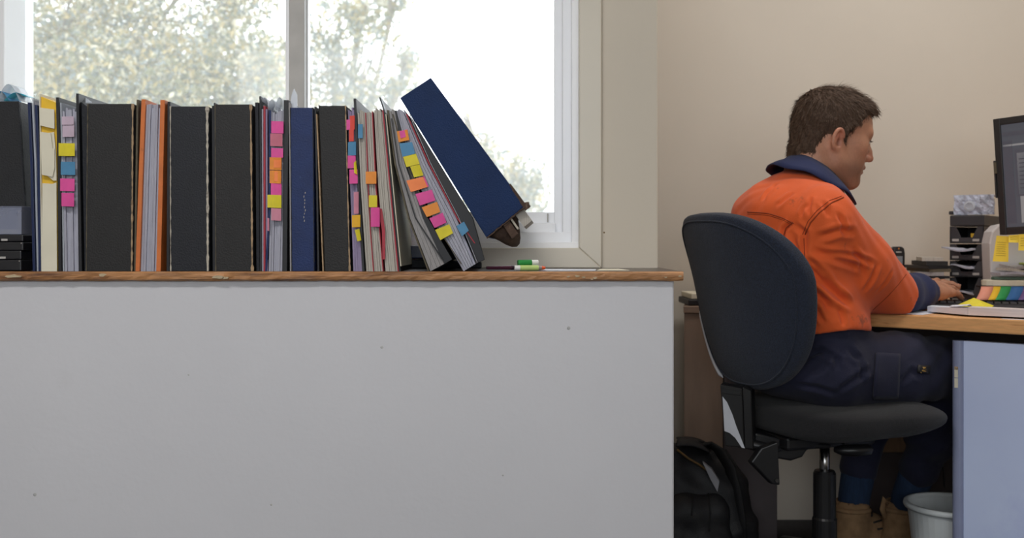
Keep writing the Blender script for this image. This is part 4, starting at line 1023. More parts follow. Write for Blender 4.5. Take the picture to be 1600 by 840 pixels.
for i, (dx, dz, m, lb) in enumerate(((.09, .0258, 'pages_cool', 'white crumpled papers on the green folder'), (.105, .0362, 'pages_warm', 'cream papers on the crumpled white papers'), (.115, .0466, 'pages_grey', 'grey papers under the lime folder'))):
    rr = random.Random(i); rows = []
    for k in range(9):
        s = k/8; rows.append([Vector((xs0+dx-.055+.16*s, 2.815+rr.uniform(-.004, .004), z0+dz+.004+.004*math.sin(s*7+i*2))), Vector((xs0+dx-.05+.16*s, 2.89, z0+dz+.004+.003*math.sin(s*5+i)))])
    o = MB().grid(rows, th=.007).obj('paper_pile', M[m], smooth=False); tag(o, lb, 'papers')
pile_sheet('paper_pile', 'lime green folder on top of the paper pile', [(xs0+.1, 2.82), (xs0+.23, 2.82), (xs0+.23, 2.89), (xs0+.12, 2.89)], z0+.058, .006, mat('lime_folder', lin(150, 170, 62), .6), 'folder')
# open catalogue at the desk edge
bkA = A+dn*.205; bkA.z = DZ
cat_ = thing('catalogue', 'thick open white catalogue lying at the desk edge', 'book', tuple(bkA))
M['bookpage'] = mat('white_page_block', lin(226, 228, 238), .6, .05, 12, .3, 30, stretch=(1, 1, 60)); M['bookpage2'] = mat('pinkish_page_block', lin(220, 210, 210), .6, .06, 12, .3, 30, stretch=(1, 1, 60))
Pc = P(1512, 494, 2.47); Pl = P(1449, 494, 2.56); Pr = P(1640, 497, 2.36)
Yc = 2.47
def bkpt(px, Y, z): return Vector(((px-800)*Y/FPX, Y, z))
Zt = DZ+.0045
back = Vector((.036, .056, 0))
l0, l1 = bkpt(1449, 2.575, 0), bkpt(1512, 2.445, 0); r1 = bkpt(1640, 2.33, 0)
def wedge(name, a, b, h0, h1, m, n=8):
    rows = []
    fr = [[a.lerp(b, i/n)+Z3*(Zt), a.lerp(b, i/n)+Z3*(Zt+h0+(h1-h0)*(i/n)**1.6), a.lerp(b, i/n)+back+Z3*(Zt+(h0+(h1-h0)*(i/n)**1.6)*.96), a.lerp(b, i/n)+back+Z3*Zt] for i in range(n+1)]
    v = [p for r in fr for p in r]; f = [[0, 1, 2, 3], [4*n+3, 4*n+2, 4*n+1, 4*n]]+[[4*i+k, 4*i+4+k, 4*i+4+(k+1) % 4, 4*i+(k+1) % 4] for i in range(n) for k in range(4)]
    return MB().add(v, f).obj(name, m, cat_)
wedge('page_block', l0, l1, .013, .017, M['bookpage']); wedge('page_block', l1+dn*.0004, r1, .0185, .017, M['bookpage2'])
cvr = [l0+dn*.03-Vector((.006, .008, 0)), r1+dn*.02-Vector((.006, .008, 0)), r1+back+dn*.02, l0+back+dn*.03]
MB().add([p+Z3*(DZ+.001-p.z) for p in cvr]+[p+Z3*(DZ+.004-p.z) for p in cvr], [[3, 2, 1, 0], [4, 5, 6, 7]]+[[i, (i+1) % 4, 4+(i+1) % 4, 4+i] for i in range(4)]).obj('cover', M['dark_sheet'], cat_)
rows = []
for i in range(9):
    s = i/8; p = l0.lerp(l1, .55+.45*s)
    rows.append([p+Z3*(Zt+.0165+.006*s**2), p+back*.5+Z3*(Zt+.018+.006*s), p+back+Z3*(Zt+.017)])
MB().grid(rows, th=.0006).obj('curled_page', M['bookpage'], cat_, smooth=True)
yl = [P(1487, 481, 2.56), P(1523, 465.5, 2.55), P(1553, 477.5, 2.52), P(1545, 482, 2.50), P(1500, 484, 2.53)]
MB().add(yl+[p+Vector((0, .004, .0008)) for p in yl], [[0, 1, 2, 3, 4], [9, 8, 7, 6, 5]]+[[i, i+5, (i+1) % 5+5, (i+1) % 5] for i in range(5)]).obj('yellow_leaf', M['tab_y'], cat_)
pile_sheet('paper_sheet', 'white sheets lying under the worker\'s sleeve on the desk', [tuple(A+dn*.07+Vector((.02, .012, 0)))[:2], tuple(A+dn*.16+Vector((.005, .006, 0)))[:2], tuple(A+dn*.16+Vector((.10, .12, 0)))[:2], tuple(A+dn*.07+Vector((.10, .11, 0)))[:2]], DZ+.0002, .0016, M['bookpage'], 'paper')
pile_sheet('paper_sheet', 'loose white sheet at the desk edge beside the catalogue', [tuple(A+dn*.34+Vector((.004, .005, 0)))[:2], tuple(A+dn*.6+Vector((.004, .005, 0)))[:2], tuple(A+dn*.6+Vector((.011, .012, 0)))[:2], tuple(A+dn*.34+Vector((.011, .012, 0)))[:2]], DZ+.0002, .0006, M['bookpage'], 'paper')
# ------------------------------------------------------------ signed distance modelling
def axis_of(segs):
    """segs: (start, step) ..., end"""
    out = []
    for (a, st), nx in zip(segs[:-1], [s[0] if isinstance(s, tuple) else s for s in segs[1:]]):
        n = max(1, int(round((nx-a)/st))); out += list(a+(nx-a)*np.arange(n)/n)
    out.append(segs[-1]); return np.array(out)
class Field:
    def __init__(s, xs, ys, zs):
        s.ax = [np.asarray(a, dtype=np.float32) for a in (xs, ys, zs)]
        s.D = np.full([len(a) for a in s.ax], 1.0, dtype=np.float32); s.sc = 1.0
    def sub(s, lo, hi):
        sl = tuple(slice(max(0, np.searchsorted(a, l)-1), min(len(a), np.searchsorted(a, h)+1)) for a, l, h in zip(s.ax, lo, hi))
        X, Y, Z = [a[q] for a, q in zip(s.ax, sl)]
        return sl, X[:, None, None], Y[None, :, None], Z[None, None, :]
    def apply(s, fn, lo, hi, k=0.0, mode='u'):
        lo = np.array(lo)-k-.012; hi = np.array(hi)+k+.012
        sl, X, Y, Z = s.sub(lo, hi)
        if any(q.stop <= q.start for q in sl): return
        d = fn(X, Y, Z).astype(np.float32); a = s.D[sl]
        if mode == 'u':
            if k > 0:
                h = np.maximum(k-np.abs(a-d), 0)/k; s.D[sl] = np.minimum(a, d)-h*h*k*.25
            else: s.D[sl] = np.minimum(a, d)
        elif mode == 's':
            d = -d
            if k > 0:
                h = np.maximum(k-np.abs(a-d), 0)/k; s.D[sl] = np.maximum(a, d)+h*h*k*.25
            else: s.D[sl] = np.maximum(a, d)
        elif mode == 'i': s.D[sl] = np.maximum(a, d)
        elif mode == 'd': s.D[sl] = a+d
    def cone(s, a, b, ra, rb, k=.02, mode='u'):
        ra, rb, k = ra*s.sc, rb*s.sc, k*s.sc
        a, b = np.array(a, float), np.array(b, float); ab = b-a; L2 = max(ab.dot(ab), 1e-9); R = max(ra, rb)
        def fn(X, Y, Z):
            px, py, pz = X-a[0], Y-a[1], Z-a[2]
            t = np.clip((px*ab[0]+py*ab[1]+pz*ab[2])/L2, 0, 1)
            return np.sqrt((px-ab[0]*t)**2+(py-ab[1]*t)**2+(pz-ab[2]*t)**2)-(ra+(rb-ra)*t)
        s.apply(fn, np.minimum(a, b)-R, np.maximum(a, b)+R, k, mode)
    def chain(s, pts, rs, k=.02, mode='u'):
        for p, q, r0, r1 in zip(pts, pts[1:], rs, rs[1:]): s.cone(p, q, r0, r1, k, mode)
    def ell(s, c, rad, B=None, k=.02, mode='u'):
        """ellipsoid; B rows are the unit axes"""
        c = np.array(c, float); B = np.eye(3) if B is None else np.array(B, float); rad = np.array(rad, float)*s.sc; k = k*s.sc
        R = np.sqrt(((B*rad[:, None])**2).sum(0))
        def fn(X, Y, Z):
            px, py, pz = X-c[0], Y-c[1], Z-c[2]
            q = [(px*B[i][0]+py*B[i][1]+pz*B[i][2]) for i in range(3)]
            k0 = np.sqrt(sum((q[i]/rad[i])**2 for i in range(3))); k1 = np.sqrt(sum((q[i]/rad[i]**2)**2 for i in range(3)))
            return k0*(k0-1)/np.maximum(k1, 1e-6)
        s.apply(fn, c-R, c+R, k, mode)
    def mesh(s):
        D = s.D; n = D.shape; ins = D < 0
        c = np.zeros([m-1 for m in n], dtype=np.int8)
        for dx in (0, 1):
            for dy in (0, 1):
                for dz in (0, 1): c += ins[dx:n[0]-1+dx, dy:n[1]-1+dy, dz:n[2]-1+dz]
        act = (c > 0) & (c < 8); I = np.argwhere(act); nv = len(I)
        idx = np.full(act.shape, -1, dtype=np.int32); idx[act] = np.arange(nv)
        acc = np.zeros((nv, 3)); cnt = np.zeros(nv)
        off = [(0,0,0),(1,0,0),(0,1,0),(1,1,0),(0,0,1),(1,0,1),(0,1,1),(1,1,1)]
        val = {o: D[I[:, 0]+o[0], I[:, 1]+o[1], I[:, 2]+o[2]].astype(float) for o in off}
        for o in off:
            for a in range(3):
                if o[a]: continue
                o2 = list(o); o2[a] = 1; o2 = tuple(o2); v0, v1 = val[o], val[o2]
                m = (v0 < 0) != (v1 < 0); t = np.where(m, v0/np.where(v0 == v1, 1, v0-v1), 0)
                for b in range(3):
                    x0 = s.ax[b][I[:, b]+o[b]].astype(float)
                    if b == a: x0 = x0+t*(s.ax[b][np.minimum(I[:, b]+1, n[b]-1)]-s.ax[b][I[:, b]])
                    acc[:, b] += np.where(m, x0, 0)
                cnt += m
        V = acc/np.maximum(cnt, 1)[:, None]; F = []
        for a in range(3):
            b, c2 = (a+1) % 3, (a+2) % 3
            sl0 = [slice(None)]*3; sl1 = [slice(None)]*3; sl0[a] = slice(0, n[a]-1); sl1[a] = slice(1, n[a])
            for ax in (b, c2): sl0[ax] = slice(1, n[ax]-1); sl1[ax] = slice(1, n[ax]-1)
            i0, i1 = ins[tuple(sl0)], ins[tuple(sl1)]; E = np.argwhere(i0 != i1)
            if not len(E): continue
            sg = i0[E[:, 0], E[:, 1], E[:, 2]]; E = E.copy(); E[:, b] += 1; E[:, c2] += 1
            def at(db, dc):
                q = E.copy(); q[:, b] -= db; q[:, c2] -= dc; return idx[q[:, 0], q[:, 1], q[:, 2]]
            Q = np.stack([at(1, 1), at(0, 1), at(0, 0), at(1, 0)], 1)
            Q = np.where(sg[:, None], Q, Q[:, ::-1]); F.append(Q[(Q >= 0).all(1)])
        return V, np.concatenate(F)
def smooth_mesh(V, F, it=2, lam=.5, keep=None):
    for _ in range(it):
        acc = np.zeros_like(V); cnt = np.zeros(len(V))
        for a, b in ((0, 1), (1, 2), (2, 3), (3, 0)):
            np.add.at(acc, F[:, a], V[F[:, b]]); np.add.at(acc, F[:, b], V[F[:, a]]); np.add.at(cnt, F[:, a], 1); np.add.at(cnt, F[:, b], 1)
        V2 = V+lam*(acc/np.maximum(cnt, 1)[:, None]-V)
        V = V2 if keep is None else np.where(keep[:, None], V, V2)
    return V
def frame(yaw, pitch=0.0, roll=0.0):
    """rows forward, left, up; positive pitch bows forward"""
    f = np.array([math.cos(yaw)*math.cos(pitch), math.sin(yaw)*math.cos(pitch), -math.sin(pitch)])
    l = np.array([-math.sin(yaw), math.cos(yaw), 0.0]); u = np.cross(f, l)
    if roll: l, u = l*math.cos(roll)+u*math.sin(roll), u*math.cos(roll)-l*math.sin(roll)
    return np.stack([f, l, u])
def vn(*a): return np.array(a, float)

# ------------------------------------------------------------ skeleton
HS = .945
HB = frame(math.radians(3), math.radians(14))           # head axes
HO = np.array(P(1296, 219, 2.565))                        # midpoint between the ear canals
def H(f, l, u):
    u = u*.93 if u < 0 else u
    return HO+(HB[0]*f+HB[1]*l+HB[2]*u)*HS
TB = frame(math.radians(9)); TF, TL = TB[0], TB[1]
NB = np.array(P(1256, 282, 2.56))                         # base of the neck
SR = np.array(P(1288, 346, 2.400)); SL = NB+TL*.178+vn(-.004, 0, -.085)
ER = np.array(P(1393, 461, 2.565)); WR_ = np.array(P(1449, 456, 2.745)); 
EL = vn(.905, 2.875, .768); WL_ = vn(1.115, 2.945, .752)
KN = np.array(P(1474, 448, 2.80))
LBf = frame(math.radians(16))
HC = vn(.742, 2.545, .585); HR = HC-LBf[1]*.088; HL = HC+LBf[1]*.088
KR_ = vn(1.15, 2.632, .572); AR = vn(1.085, 2.845, .15); KL_ = vn(1.03, 2.89, .57); AL = vn(.945, 2.85, .14)
spine_pts = [np.array(P(1270, 592, 2.545)), np.array(P(1262, 500, 2.545)), np.array(P(1232, 400, 2.55)), np.array(P(1232, 330, 2.56)), NB]

M['skin'] = mat('skin', lin(206, 152, 124), .48, .04, 60, .06, 300)
def attr_skin():
    m = bpy.data.materials.new('skin_tinted'); m.use_nodes = True; nt = m.node_tree; b = nt.nodes['Principled BSDF']
    at = nt.nodes.new('ShaderNodeAttribute'); at.attribute_name = 'tint'; nz = nt.nodes.new('ShaderNodeTexNoise'); nz.inputs['Scale'].default_value = 160
    mx = nt.nodes.new('ShaderNodeMixRGB'); mx.blend_type = 'MULTIPLY'; mx.inputs[0].default_value = .25
    nt.links.new(at.outputs['Color'], mx.inputs[1]); nt.links.new(nz.outputs[0], mx.inputs[2]); nt.links.new(mx.outputs[0], b.inputs['Base Color'])
    b.inputs['Roughness'].default_value = .5; b.inputs['Subsurface Weight'].default_value = .12; b.inputs['Subsurface Radius'].default_value = (.01, .004, .002); b.inputs['Subsurface Scale'].default_value = .5
    return m
person = thing('person', 'person in orange and navy work shirt typing at the desk', 'person', (HC[0], HC[1], 0))

# ------------------------------------------------------------ body
xs = axis_of([(.50, .011), (.705, .0026), (.955, .009), (1.085, .0022), (1.285, .012), 1.35])
ys = axis_of([(2.26, .010), (2.455, .0027), (2.68, .008), (2.715, .0024), (2.90, .005), 3.05])
zs = axis_of([(.02, .012), (.705, .0023), (.80, .009), (1.03, .0026), 1.30])
B = Field(xs, ys, zs)
# trunk and limbs, slimmer than the clothes
for p, q, r in zip(spine_pts, spine_pts[1:], (.085, .09, .085, .055)):
    for s in np.linspace(0, 1, 4): B.ell(p+(q-p)*s+vn(0, 0, .06 if r == .085 and s < .7 and p[2] < .6 else -.02), (r, r*1.35, r), TB, .02)
B.chain([NB+vn(0, 0, -.05), SR], [.05, .042]); B.chain([NB+vn(0, 0, -.05), SL], [.05, .042])
B.chain([SR, ER, WR_], [.048, .038, .026], .02); B.chain([SL, EL, WL_], [.048, .038, .026], .02)
B.chain([HR+vn(.03, 0, .03), KR_, AR], [.05, .048, .034], .02); B.chain([HL+vn(.03, 0, .03), KL_, AL], [.05, .048, .034], .02)
for a_, d_ in ((AR, vn(.17, .07, -.1)), (AL, vn(.17, .07, -.09))): B.chain([a_, a_+vn(.03, .01, -.08), a_+d_], [.036, .036, .028])
# neck
B.chain([NB+vn(-.004, 0, -.02), H(-.034, 0, -.075), H(-.024, 0, -.02)], [.058, .054, .056], .02)
for sgn in (-1, 1): B.chain([H(-.012, sgn*.052, -.035), NB+vn(.055, sgn*.012, .01)], [.018, .014], .03)
# skull and face
B.sc = HS
B.ell(H(-.006, 0, .042), (.097, .076, .088), HB, .02)
B.ell(H(.040, 0, .045), (.057, .062, .062), HB, .03)
B.ell(H(.042, 0, -.032), (.052, .054, .068), HB, .03)
for s in (-1, 1):
    B.chain([H(-.002, s*.056, -.03), H(.012, s*.052, -.066), H(.070, s*.024, -.102)], [.023, .021, .020], .03)
    B.ell(H(.060, s*.045, -.008), (.026, .020, .022), HB, .03)
    B.chain([H(.093, s*.012, .034), H(.083, s*.042, .036)], [.0095, .009], .018)
    B.ell(H(.052, s*.036, -.055), (.034, .022, .034), HB, .03)
B.ell(H(.082, 0, -.099), (.021, .026, .019), HB, .022)
B.ell(H(.085, 0, -.052), (.017, .026, .026), HB, .02)
for s in (-1, 1):
    B.ell(H(.1005, s*.032, .013), (.017, .017, .0125), HB, .012, 's')
    B.ell(H(.0815, s*.032, .0135), (.0125, .0125, .0125), HB, .0)
    B.chain([H(.0905, s*.020, .0165), H(.094, s*.032, .0215), H(.085, s*.046, .0165)], [.0025, .0032, .0026], .004)
    B.chain([H(.0915, s*.022, .0085), H(.0915, s*.033, .0055), H(.086, s*.045, .0095)], [.003, .003, .003], .004)
B.chain([H(.096, 0, .022), H(.107, 0, -.004), H(.1165, 0, -.022)], [.0085, .009, .0105], .012)
for s in (-1, 1): B.ell(H(.105, s*.0125, -.027), (.011, .0085, .009), HB, .006)
B.chain([H(.094, -.022, -.0575), H(.1025, -.006, -.053), H(.1025, .006, -.053), H(.094, .022, -.0575)], [.0035, .0062, .0062, .0035], .006)
B.chain([H(.093, -.019, -.063), H(.1005, 0, -.0665), H(.093, .019, -.063)], [.0035, .0068, .0035], .005)
B.cone(H(.105, -.02, -.0598), H(.105, .02, -.0598), .0022, .0022, .003, 's')
# ears
for s in (-1, 1):
    EB = np.stack([HB[0]*.92-HB[1]*s*.38, HB[1]*s*.92+HB[0]*.38, HB[2]])
    ec = H(-.008, s*.079, -.012)
    rim = [ec+EB[0]*math.cos(t)*.0155+EB[2]*(math.sin(t)*(.027 if math.sin(t) > 0 else .024))+EB[1]*.004-EB[0]*.006*max(0, math.sin(t)) for t in np.linspace(-2.2, 3.0+.25, 15)]
    rim = [ec+(-EB[0]*math.cos(t)*.0152)+EB[2]*(.003+math.sin(t)*.0252)+EB[1]*.005 for t in np.linspace(-1.25, 2.75, 15)]
    B.ell(ec+EB[2]*.002, (.015, .0042, .026), EB, .008)
    B.chain(rim, [.0042]*15, .004)
    B.chain([ec-EB[0]*.003+EB[2]*.012+EB[1]*.004, ec-EB[0]*.007-EB[2]*.004+EB[1]*.005, ec-EB[2]*.013+EB[1]*.004], [.0028, .0032, .003], .004)
    B.ell(ec+EB[0]*.004-EB[2]*.021+EB[1]*.002, (.007, .0045, .008), EB, .006)
    B.ell(ec+EB[0]*.004-EB[2]*.004+EB[1]*.006, (.0080, .0075, .0105), EB, .003, 's')
    B.ell(ec+EB[0]*.012-EB[2]*.002+EB[1]*.001, (.0045, .004, .006), EB, .004)
# hands
B.sc = 1.0
def hand(W, K, side):
    """side +1: thumb on the left of the hand (right hand, palm down)"""
    d = K-W; d = d/np.linalg.norm(d); up = vn(0, 0, 1); lat = np.cross(up, d)*side; lat /= np.linalg.norm(lat); up = np.cross(d, lat)*side
    up = up if up[2] > 0 else -up
    lat, up = lat*.94+up*.34, up*.94-lat*.34
    tips = []
    B.chain([W-d*.05, W, W+d*.02], [.027, .0235, .022], .015)
    roots = []
    for i, (o, L) in enumerate(((.031, .080), (.0105, .086), (-.010, .078), (-.030, .060))):      # index to little finger
        r0 = K+lat*o-d*(.004*abs(o-.008)/.02)-up*(.004 if i == 3 else 0)
        B.chain([W+lat*o*.5+d*.012, (W+r0)/2+lat*o*.2, r0], [.017, .0145, .0115], .014)
        sp = lat*(o*5.0); q = [r0]
        for seg, ang in ((.46, -.04-.06*i), (.30, -.42-.05*i), (.24, -.66)):
            dirv = d*math.cos(ang)+up*math.sin(ang)+sp*.9; dirv /= np.linalg.norm(dirv); q.append(q[-1]+dirv*L*seg)
        B.chain(q, [.0108, .0088, .0079, .0064], .0025); roots.append((q, up, d))
        B.ell(r0+up*.003, (.008, .008, .007), None, .006)
    t0 = W+lat*.020+d*.022-up*.006; t1 = t0+lat*.024+d*.030-up*.008; t2 = t1+d*.026+lat*.004-up*.004; t3 = t2+d*.020-lat*.003-up*.003
    B.chain([W+d*.01+lat*.012, t0, t1, t2, t3], [.017, .0155, .0115, .0098, .0075], .010)
    return roots
hr = hand(WR_, KN, 1); hl = hand(WL_, WL_+vn(.084, .012, .012), -1)
V, F = B.mesh(); V = smooth_mesh(V, F, 1, .35)
body = obj('body', V, F, attr_skin(), person, smooth=True)
# natural skin tints: lips, ears, stubble, knuckles; ear hollows get painted shade
loc = (V-HO)@HB.T/HS; f_, l_, u_ = loc.T; u_ = np.where(u_ < 0, u_/.93, u_)
tint = np.tile(np.array(lin(190, 136, 108)), (len(V), 1))
def blend(w, c):
    global tint
    w = np.clip(w, 0, 1)[:, None]; tint = tint*(1-w)+np.array(lin(*c))*w
onhead = (u_ > -.16) & (np.abs(l_) < .12) & (np.abs(f_) < .16)
blend(onhead*np.exp(-((f_-.07)/.05)**2-((u_+.078)/.032)**2)*.75, (122, 90, 76))
blend(onhead*np.exp(-((f_-.103)/.010)**2-((u_+.060)/.0085)**2-(l_/.022)**2)*.8, (166, 98, 90))
blend(onhead*np.exp(-((f_+.010)/.024)**2-((np.abs(l_)-.084)/.010)**2-(u_/.035)**2)*.6, (196, 112, 92))
blend(onhead*np.exp(-((f_-.114)/.014)**2-((u_+.022)/.016)**2)*.45, (192, 116, 96))
blend(onhead*np.exp(-((f_-.075)/.02)**2-((np.abs(l_)-.045)/.02)**2-((u_+.02)/.02)**2)*.3, (198, 124, 102))
for s in (-1, 1):
    blend(onhead*np.exp(-((l_-s*.033)/.013)**2-((u_-.0195)/.0028)**2-((f_-.091)/.010)**2)*.8, (60, 40, 34))
    blend(onhead*np.exp(-((f_+.005)/.008)**2-((l_-s*.083)/.012)**2-((u_+.014)/.010)**2)*.55, (120, 66, 54))  # shade of the ear hollow put into the tint
ca = body.data.color_attributes.new('tint', 'FLOAT_COLOR', 'POINT')
ca.data.foreach_set('color', np.concatenate([tint, np.ones((len(V), 1))], 1).astype(np.float32).ravel())
# eyes, brows, nails
mi = mat('eye_white', lin(226, 222, 216), .2, .02); mir = mat('eye_iris', lin(70, 84, 92), .2, .1)
M['hair'] = mat('brown_hair', lin(82, 64, 52), .7, .22, 200, .2, 500, spec=.25)
for s in (-1, 1):
    e = Vector(H(.0815, s*.032, .0135)); fw = Vector(HB[0]); rows = []
    eye = MB().lathe(e, [(.0125*math.sin(t), .0125*math.cos(t)+.0004) for t in np.linspace(1.25, .02, 9)], 18, fw).obj('eye', mi, person, smooth=True)
    MB().lathe(e, [(.0058, .01125), (.0058, .0116), (.003, .0128), (.0005, .0131)], 16, fw).obj('iris', mir, eye)
    br = MB(); rb = random.Random(3)
    for k in range(110):
        t = rb.random(); b0 = H(.1005-.018*t**2, s*(.012+.036*t), .0365+.004*math.sin(t*3)+rb.uniform(-.0028, .0028)); dr = HB[1]*s*.006+HB[2]*(.003-.004*t)+HB[0]*-.001
        br.tube([b0, b0+dr*.5+HB[0]*.0012, b0+dr], [.0009, .0009, .0004], 4)
    br.obj('eyebrow', M['hair'], person)
    la = MB()
    for k in range(9):
        t = k/8; p0 = H(.0935-.007*abs(t-.4), s*(.021+.024*t), .0175); la.tube([p0, p0+HB[0]*.005+HB[1]*s*.002*t-HB[2]*.0015, p0+HB[0]*.008+HB[1]*s*.004*t], [.0004, .0003, .0001], 4)
    la.obj('eyelashes', M['hair'], person)
nm = mat('fingernail', lin(226, 176, 156), .3, .03)
for roots in (hr, hl):
    for q, up, d in roots:
        t = q[3]; dv = (q[3]-q[2]); dv /= np.linalg.norm(dv); nu = up-dv*up.dot(dv); nu /= np.linalg.norm(nu); sd = np.cross(dv, nu)
        MB().obox(t+nu*.0062-dv*.001, dv*.0048, sd*.0042, nu*.0008).obj('fingernail', nm, person, bev=.0007)

# ------------------------------------------------------------ hair
hf = Field(np.arange(HO[0]-.16, HO[0]+.17, .0034), np.arange(HO[1]-.12, HO[1]+.12, .0034), np.arange(HO[2]-.12, HO[2]+.17, .0034))
hf.sc = HS
hf.ell(H(-.008, 0, .046), (.104, .0825, .0955), HB, .0)
hf.ell(H(.030, 0, .072), (.066, .060, .062), HB, .03)
hf.ell(H(-.055, 0, -.018), (.047, .058, .066), HB, .02)
hf.ell(H(-.046, 0, -.062), (.050, .053, .055), HB, .02)
hf.ell(H(.062, -.004, .100), (.034, .046, .022), HB, .02)
for s in (-1, 1): hf.chain([H(.020, s*.0700, .036), H(.024, s*.0690, -.010)], [.013, .0095], .012)
# cut the face, the ears and the neck free
def local(X, Y, Z):
    a, b, c = X-HO[0], Y-HO[1], Z-HO[2]
    return [(a*HB[i][0]+b*HB[i][1]+c*HB[i][2])/HS for i in range(3)]
def face_cut(X, Y, Z):
    f, l, u = local(X, Y, Z)
    fl = .084-6.0*l*l+np.minimum(0, u-.085)*.10-.026*np.clip((.062-u)/.05, 0, 1)*np.clip((np.abs(l)-.02)/.04, 0, 1)-.06*np.clip((.058-u)/.03, 0, 1)*(np.abs(l) < .055)
    fl = np.where(u > .104, .2, np.where(u > .080, fl+.02*(u-.080)/.024, fl))
    return f-fl
hf.apply(face_cut, (-9, -9, -9), (9, 9, 9), 0, 'i')
def low_cut(X, Y, Z):
    f, l, u = local(X, Y, Z)
    edge = np.where(f > .004, .0-.026*np.clip((f-.004)/.008, 0, 1), .018-.0*f)
    edge = np.where(f < -.012, .016-np.clip((-.012-f)/.045, 0, 1)*.122, edge)
    return edge-u
hf.apply(low_cut, (-9, -9, -9), (9, 9, 9), 0, 'i')
for s in (-1, 1): hf.ell(H(-.010, s*.082, -.020), (.020, .02, .031), HB, .006, 's')
def locks(X, Y, Z):
    f, l, u = local(X, Y, Z)
    a = np.sin(f*150+3*np.sin(l*70)+u*40)*np.sin(u*110+l*90+2*np.sin(f*60))
    return .0022*a+.0012*np.sin(f*310+u*180)*np.sin(l*330-u*120)
hf.apply(locks, (-9, -9, -9), (9, 9, 9), 0, 'd')
HV, HF_ = hf.mesh()
hair = obj('hair', HV, HF_, M['hair'], person, smooth=True)
# strands over the cap
me = hair.data; bv = BVHTree.FromPolygons([tuple(v) for v in HV], HF_.tolist())
cen = HV[HF_].mean(1); hl3 = (cen-HO)@HB.T/HS
nrmf = np.cross(HV[HF_[:, 1]]-HV[HF_[:, 0]], HV[HF_[:, 3]]-HV[HF_[:, 0]]); nrmf /= np.maximum(np.linalg.norm(nrmf, axis=1), 1e-12)[:, None]
out = ((cen-H(0, 0, .04))*nrmf).sum(1) > 0.02
pick = rng.choice(np.where(out)[0], 7000)
p0 = cen[pick]; nn = nrmf[pick]; lc = hl3[pick]
crown = np.array([-.045, 0, .135]); fl_ = lc-crown; fl_[:, 2] -= .02+.5*np.clip(-lc[:, 0]+.02, 0, 1)*.3
fl_[lc[:, 2] > .09] += np.array([.08, .0, 0]); flow = fl_@HB; flow -= nn*(flow*nn).sum(1)[:, None]; flow /= np.maximum(np.linalg.norm(flow, axis=1), 1e-9)[:, None]
flow += rng.normal(size=flow.shape)*.15
sidev = np.cross(flow, nn); Ln = (.012+.014*np.clip(lc[:, 2]/.12, 0, 1)+.002*(lc[:, 0] > .05)*(lc[:, 2] > .08))[:, None]*rng.uniform(.6, 1.05, (len(p0), 1)); wd = .0008
r0 = p0-nn*.001; r1 = p0+flow*Ln*.5+nn*.0032; r2 = p0+flow*Ln+nn*rng.uniform(.0, .0036, (len(p0), 1))
SV = np.stack([r0-sidev*wd, r0+sidev*wd, r1-sidev*wd*.8, r1+sidev*wd*.8, r2], 1).reshape(-1, 3); n5 = np.arange(len(p0))[:, None]*5
SFc = (n5+np.array([0, 1, 3, 2])).tolist()+(n5+np.array([2, 3, 4])).tolist()
st = obj('hair_strands', SV, SFc, M['hair'], hair); st['kind'] = 'stuff'

# ------------------------------------------------------------ shirt
M['orange'] = mat('orange_work_cotton', lin(222, 92, 34), .8, .07, 14, .25, 500, c2=lin(150, 66, 34), c2amt=-.01, c2scale=16, sheen=.12)
M['navy'] = mat('navy_work_cotton', lin(20, 32, 74), .85, .14, 20, .25, 500, sheen=.04)
M['navy_trouser'] = mat('navy_trouser_cotton', lin(24, 26, 50), .88, .14, 16, .25, 400, sheen=.05)
M['stitch_o'] = mat('orange_stitching', lin(150, 62, 26), .9); M['stitch_n'] = mat('navy_stitching', lin(30, 34, 54), .9)
ZH = P(0, 516, 2.43).z
g5 = .0043
SF = Field(np.arange(.50, 1.04, g5), np.arange(2.24, 3.02, g5), np.arange(.56, 1.12, g5))
secs = [(spine_pts[0]+vn(0, 0, -.02), .128, .185), (spine_pts[1], .128, .180), (spine_pts[2], .132, .200), (spine_pts[3]+vn(.0, 0, 0), .118, .185), (NB+vn(-.008, 0, -.045), .076, .105)]
for (p, a, b), (q, c, d) in zip(secs, secs[1:]):
    for s in np.linspace(0, 1, 5):
        SF.ell(p+(q-p)*s, (a+(c-a)*s, b+(d-b)*s, .065), TB, .03)
SF.chain([NB+vn(-.012, -.03, -.056), SR+vn(-.006, .02, .0)], [.062, .070], .03); SF.chain([NB+vn(-.012, .03, -.056), SL+vn(0, -.02, 0)], [.062, .070], .03)
HRm = ER+(WR_-ER)*.10; HLm = EL+(WL_-EL)*.10
SF.chain([SR, SR+(ER-SR)*.5+vn(0, 0, -.012), ER+(ER-SR)*.14], [.074, .076, .067], .03)
SF.chain([NB+vn(-.024, 0, -.042), spine_pts[3]+vn(-.016, 0, .0)], [.060, .085], .03)
SF.chain([SL, SL+(EL-SL)*.5+vn(0, 0, -.01), EL], [.076, .070, .064], .03)
def folds(X, Y, Z):
    d = -.0016*np.sin(X*58+Y*34+5*np.sin(Z*17))*np.clip((.80-Z)/.12, 0, 1)
    return d-.0012*np.sin((X*.8+Z*.5)*64+3*np.sin(Y*16))*np.exp(-((Z-.96)/.09)**2)-.0010*np.sin(X*90+Z*30+4*np.sin(Y*30+Z*25))
SF.apply(folds, (-9, -9, -9), (9, 9, 9), 0, 'd')
SF.ell(H(-.030, 0, -.085), (.050, .056, .06), HB, .0, 's')                  # neck hole
SF.apply(lambda X, Y, Z: np.where(X > .895, DZ+.002-Z, -9)+0*Y, (-9, -9, -9), (9, 9, 9), 0, 'i')
def hem_cut(X, Y, Z): return (ZH-.006*np.sin(X*30)-Z)+0*Y
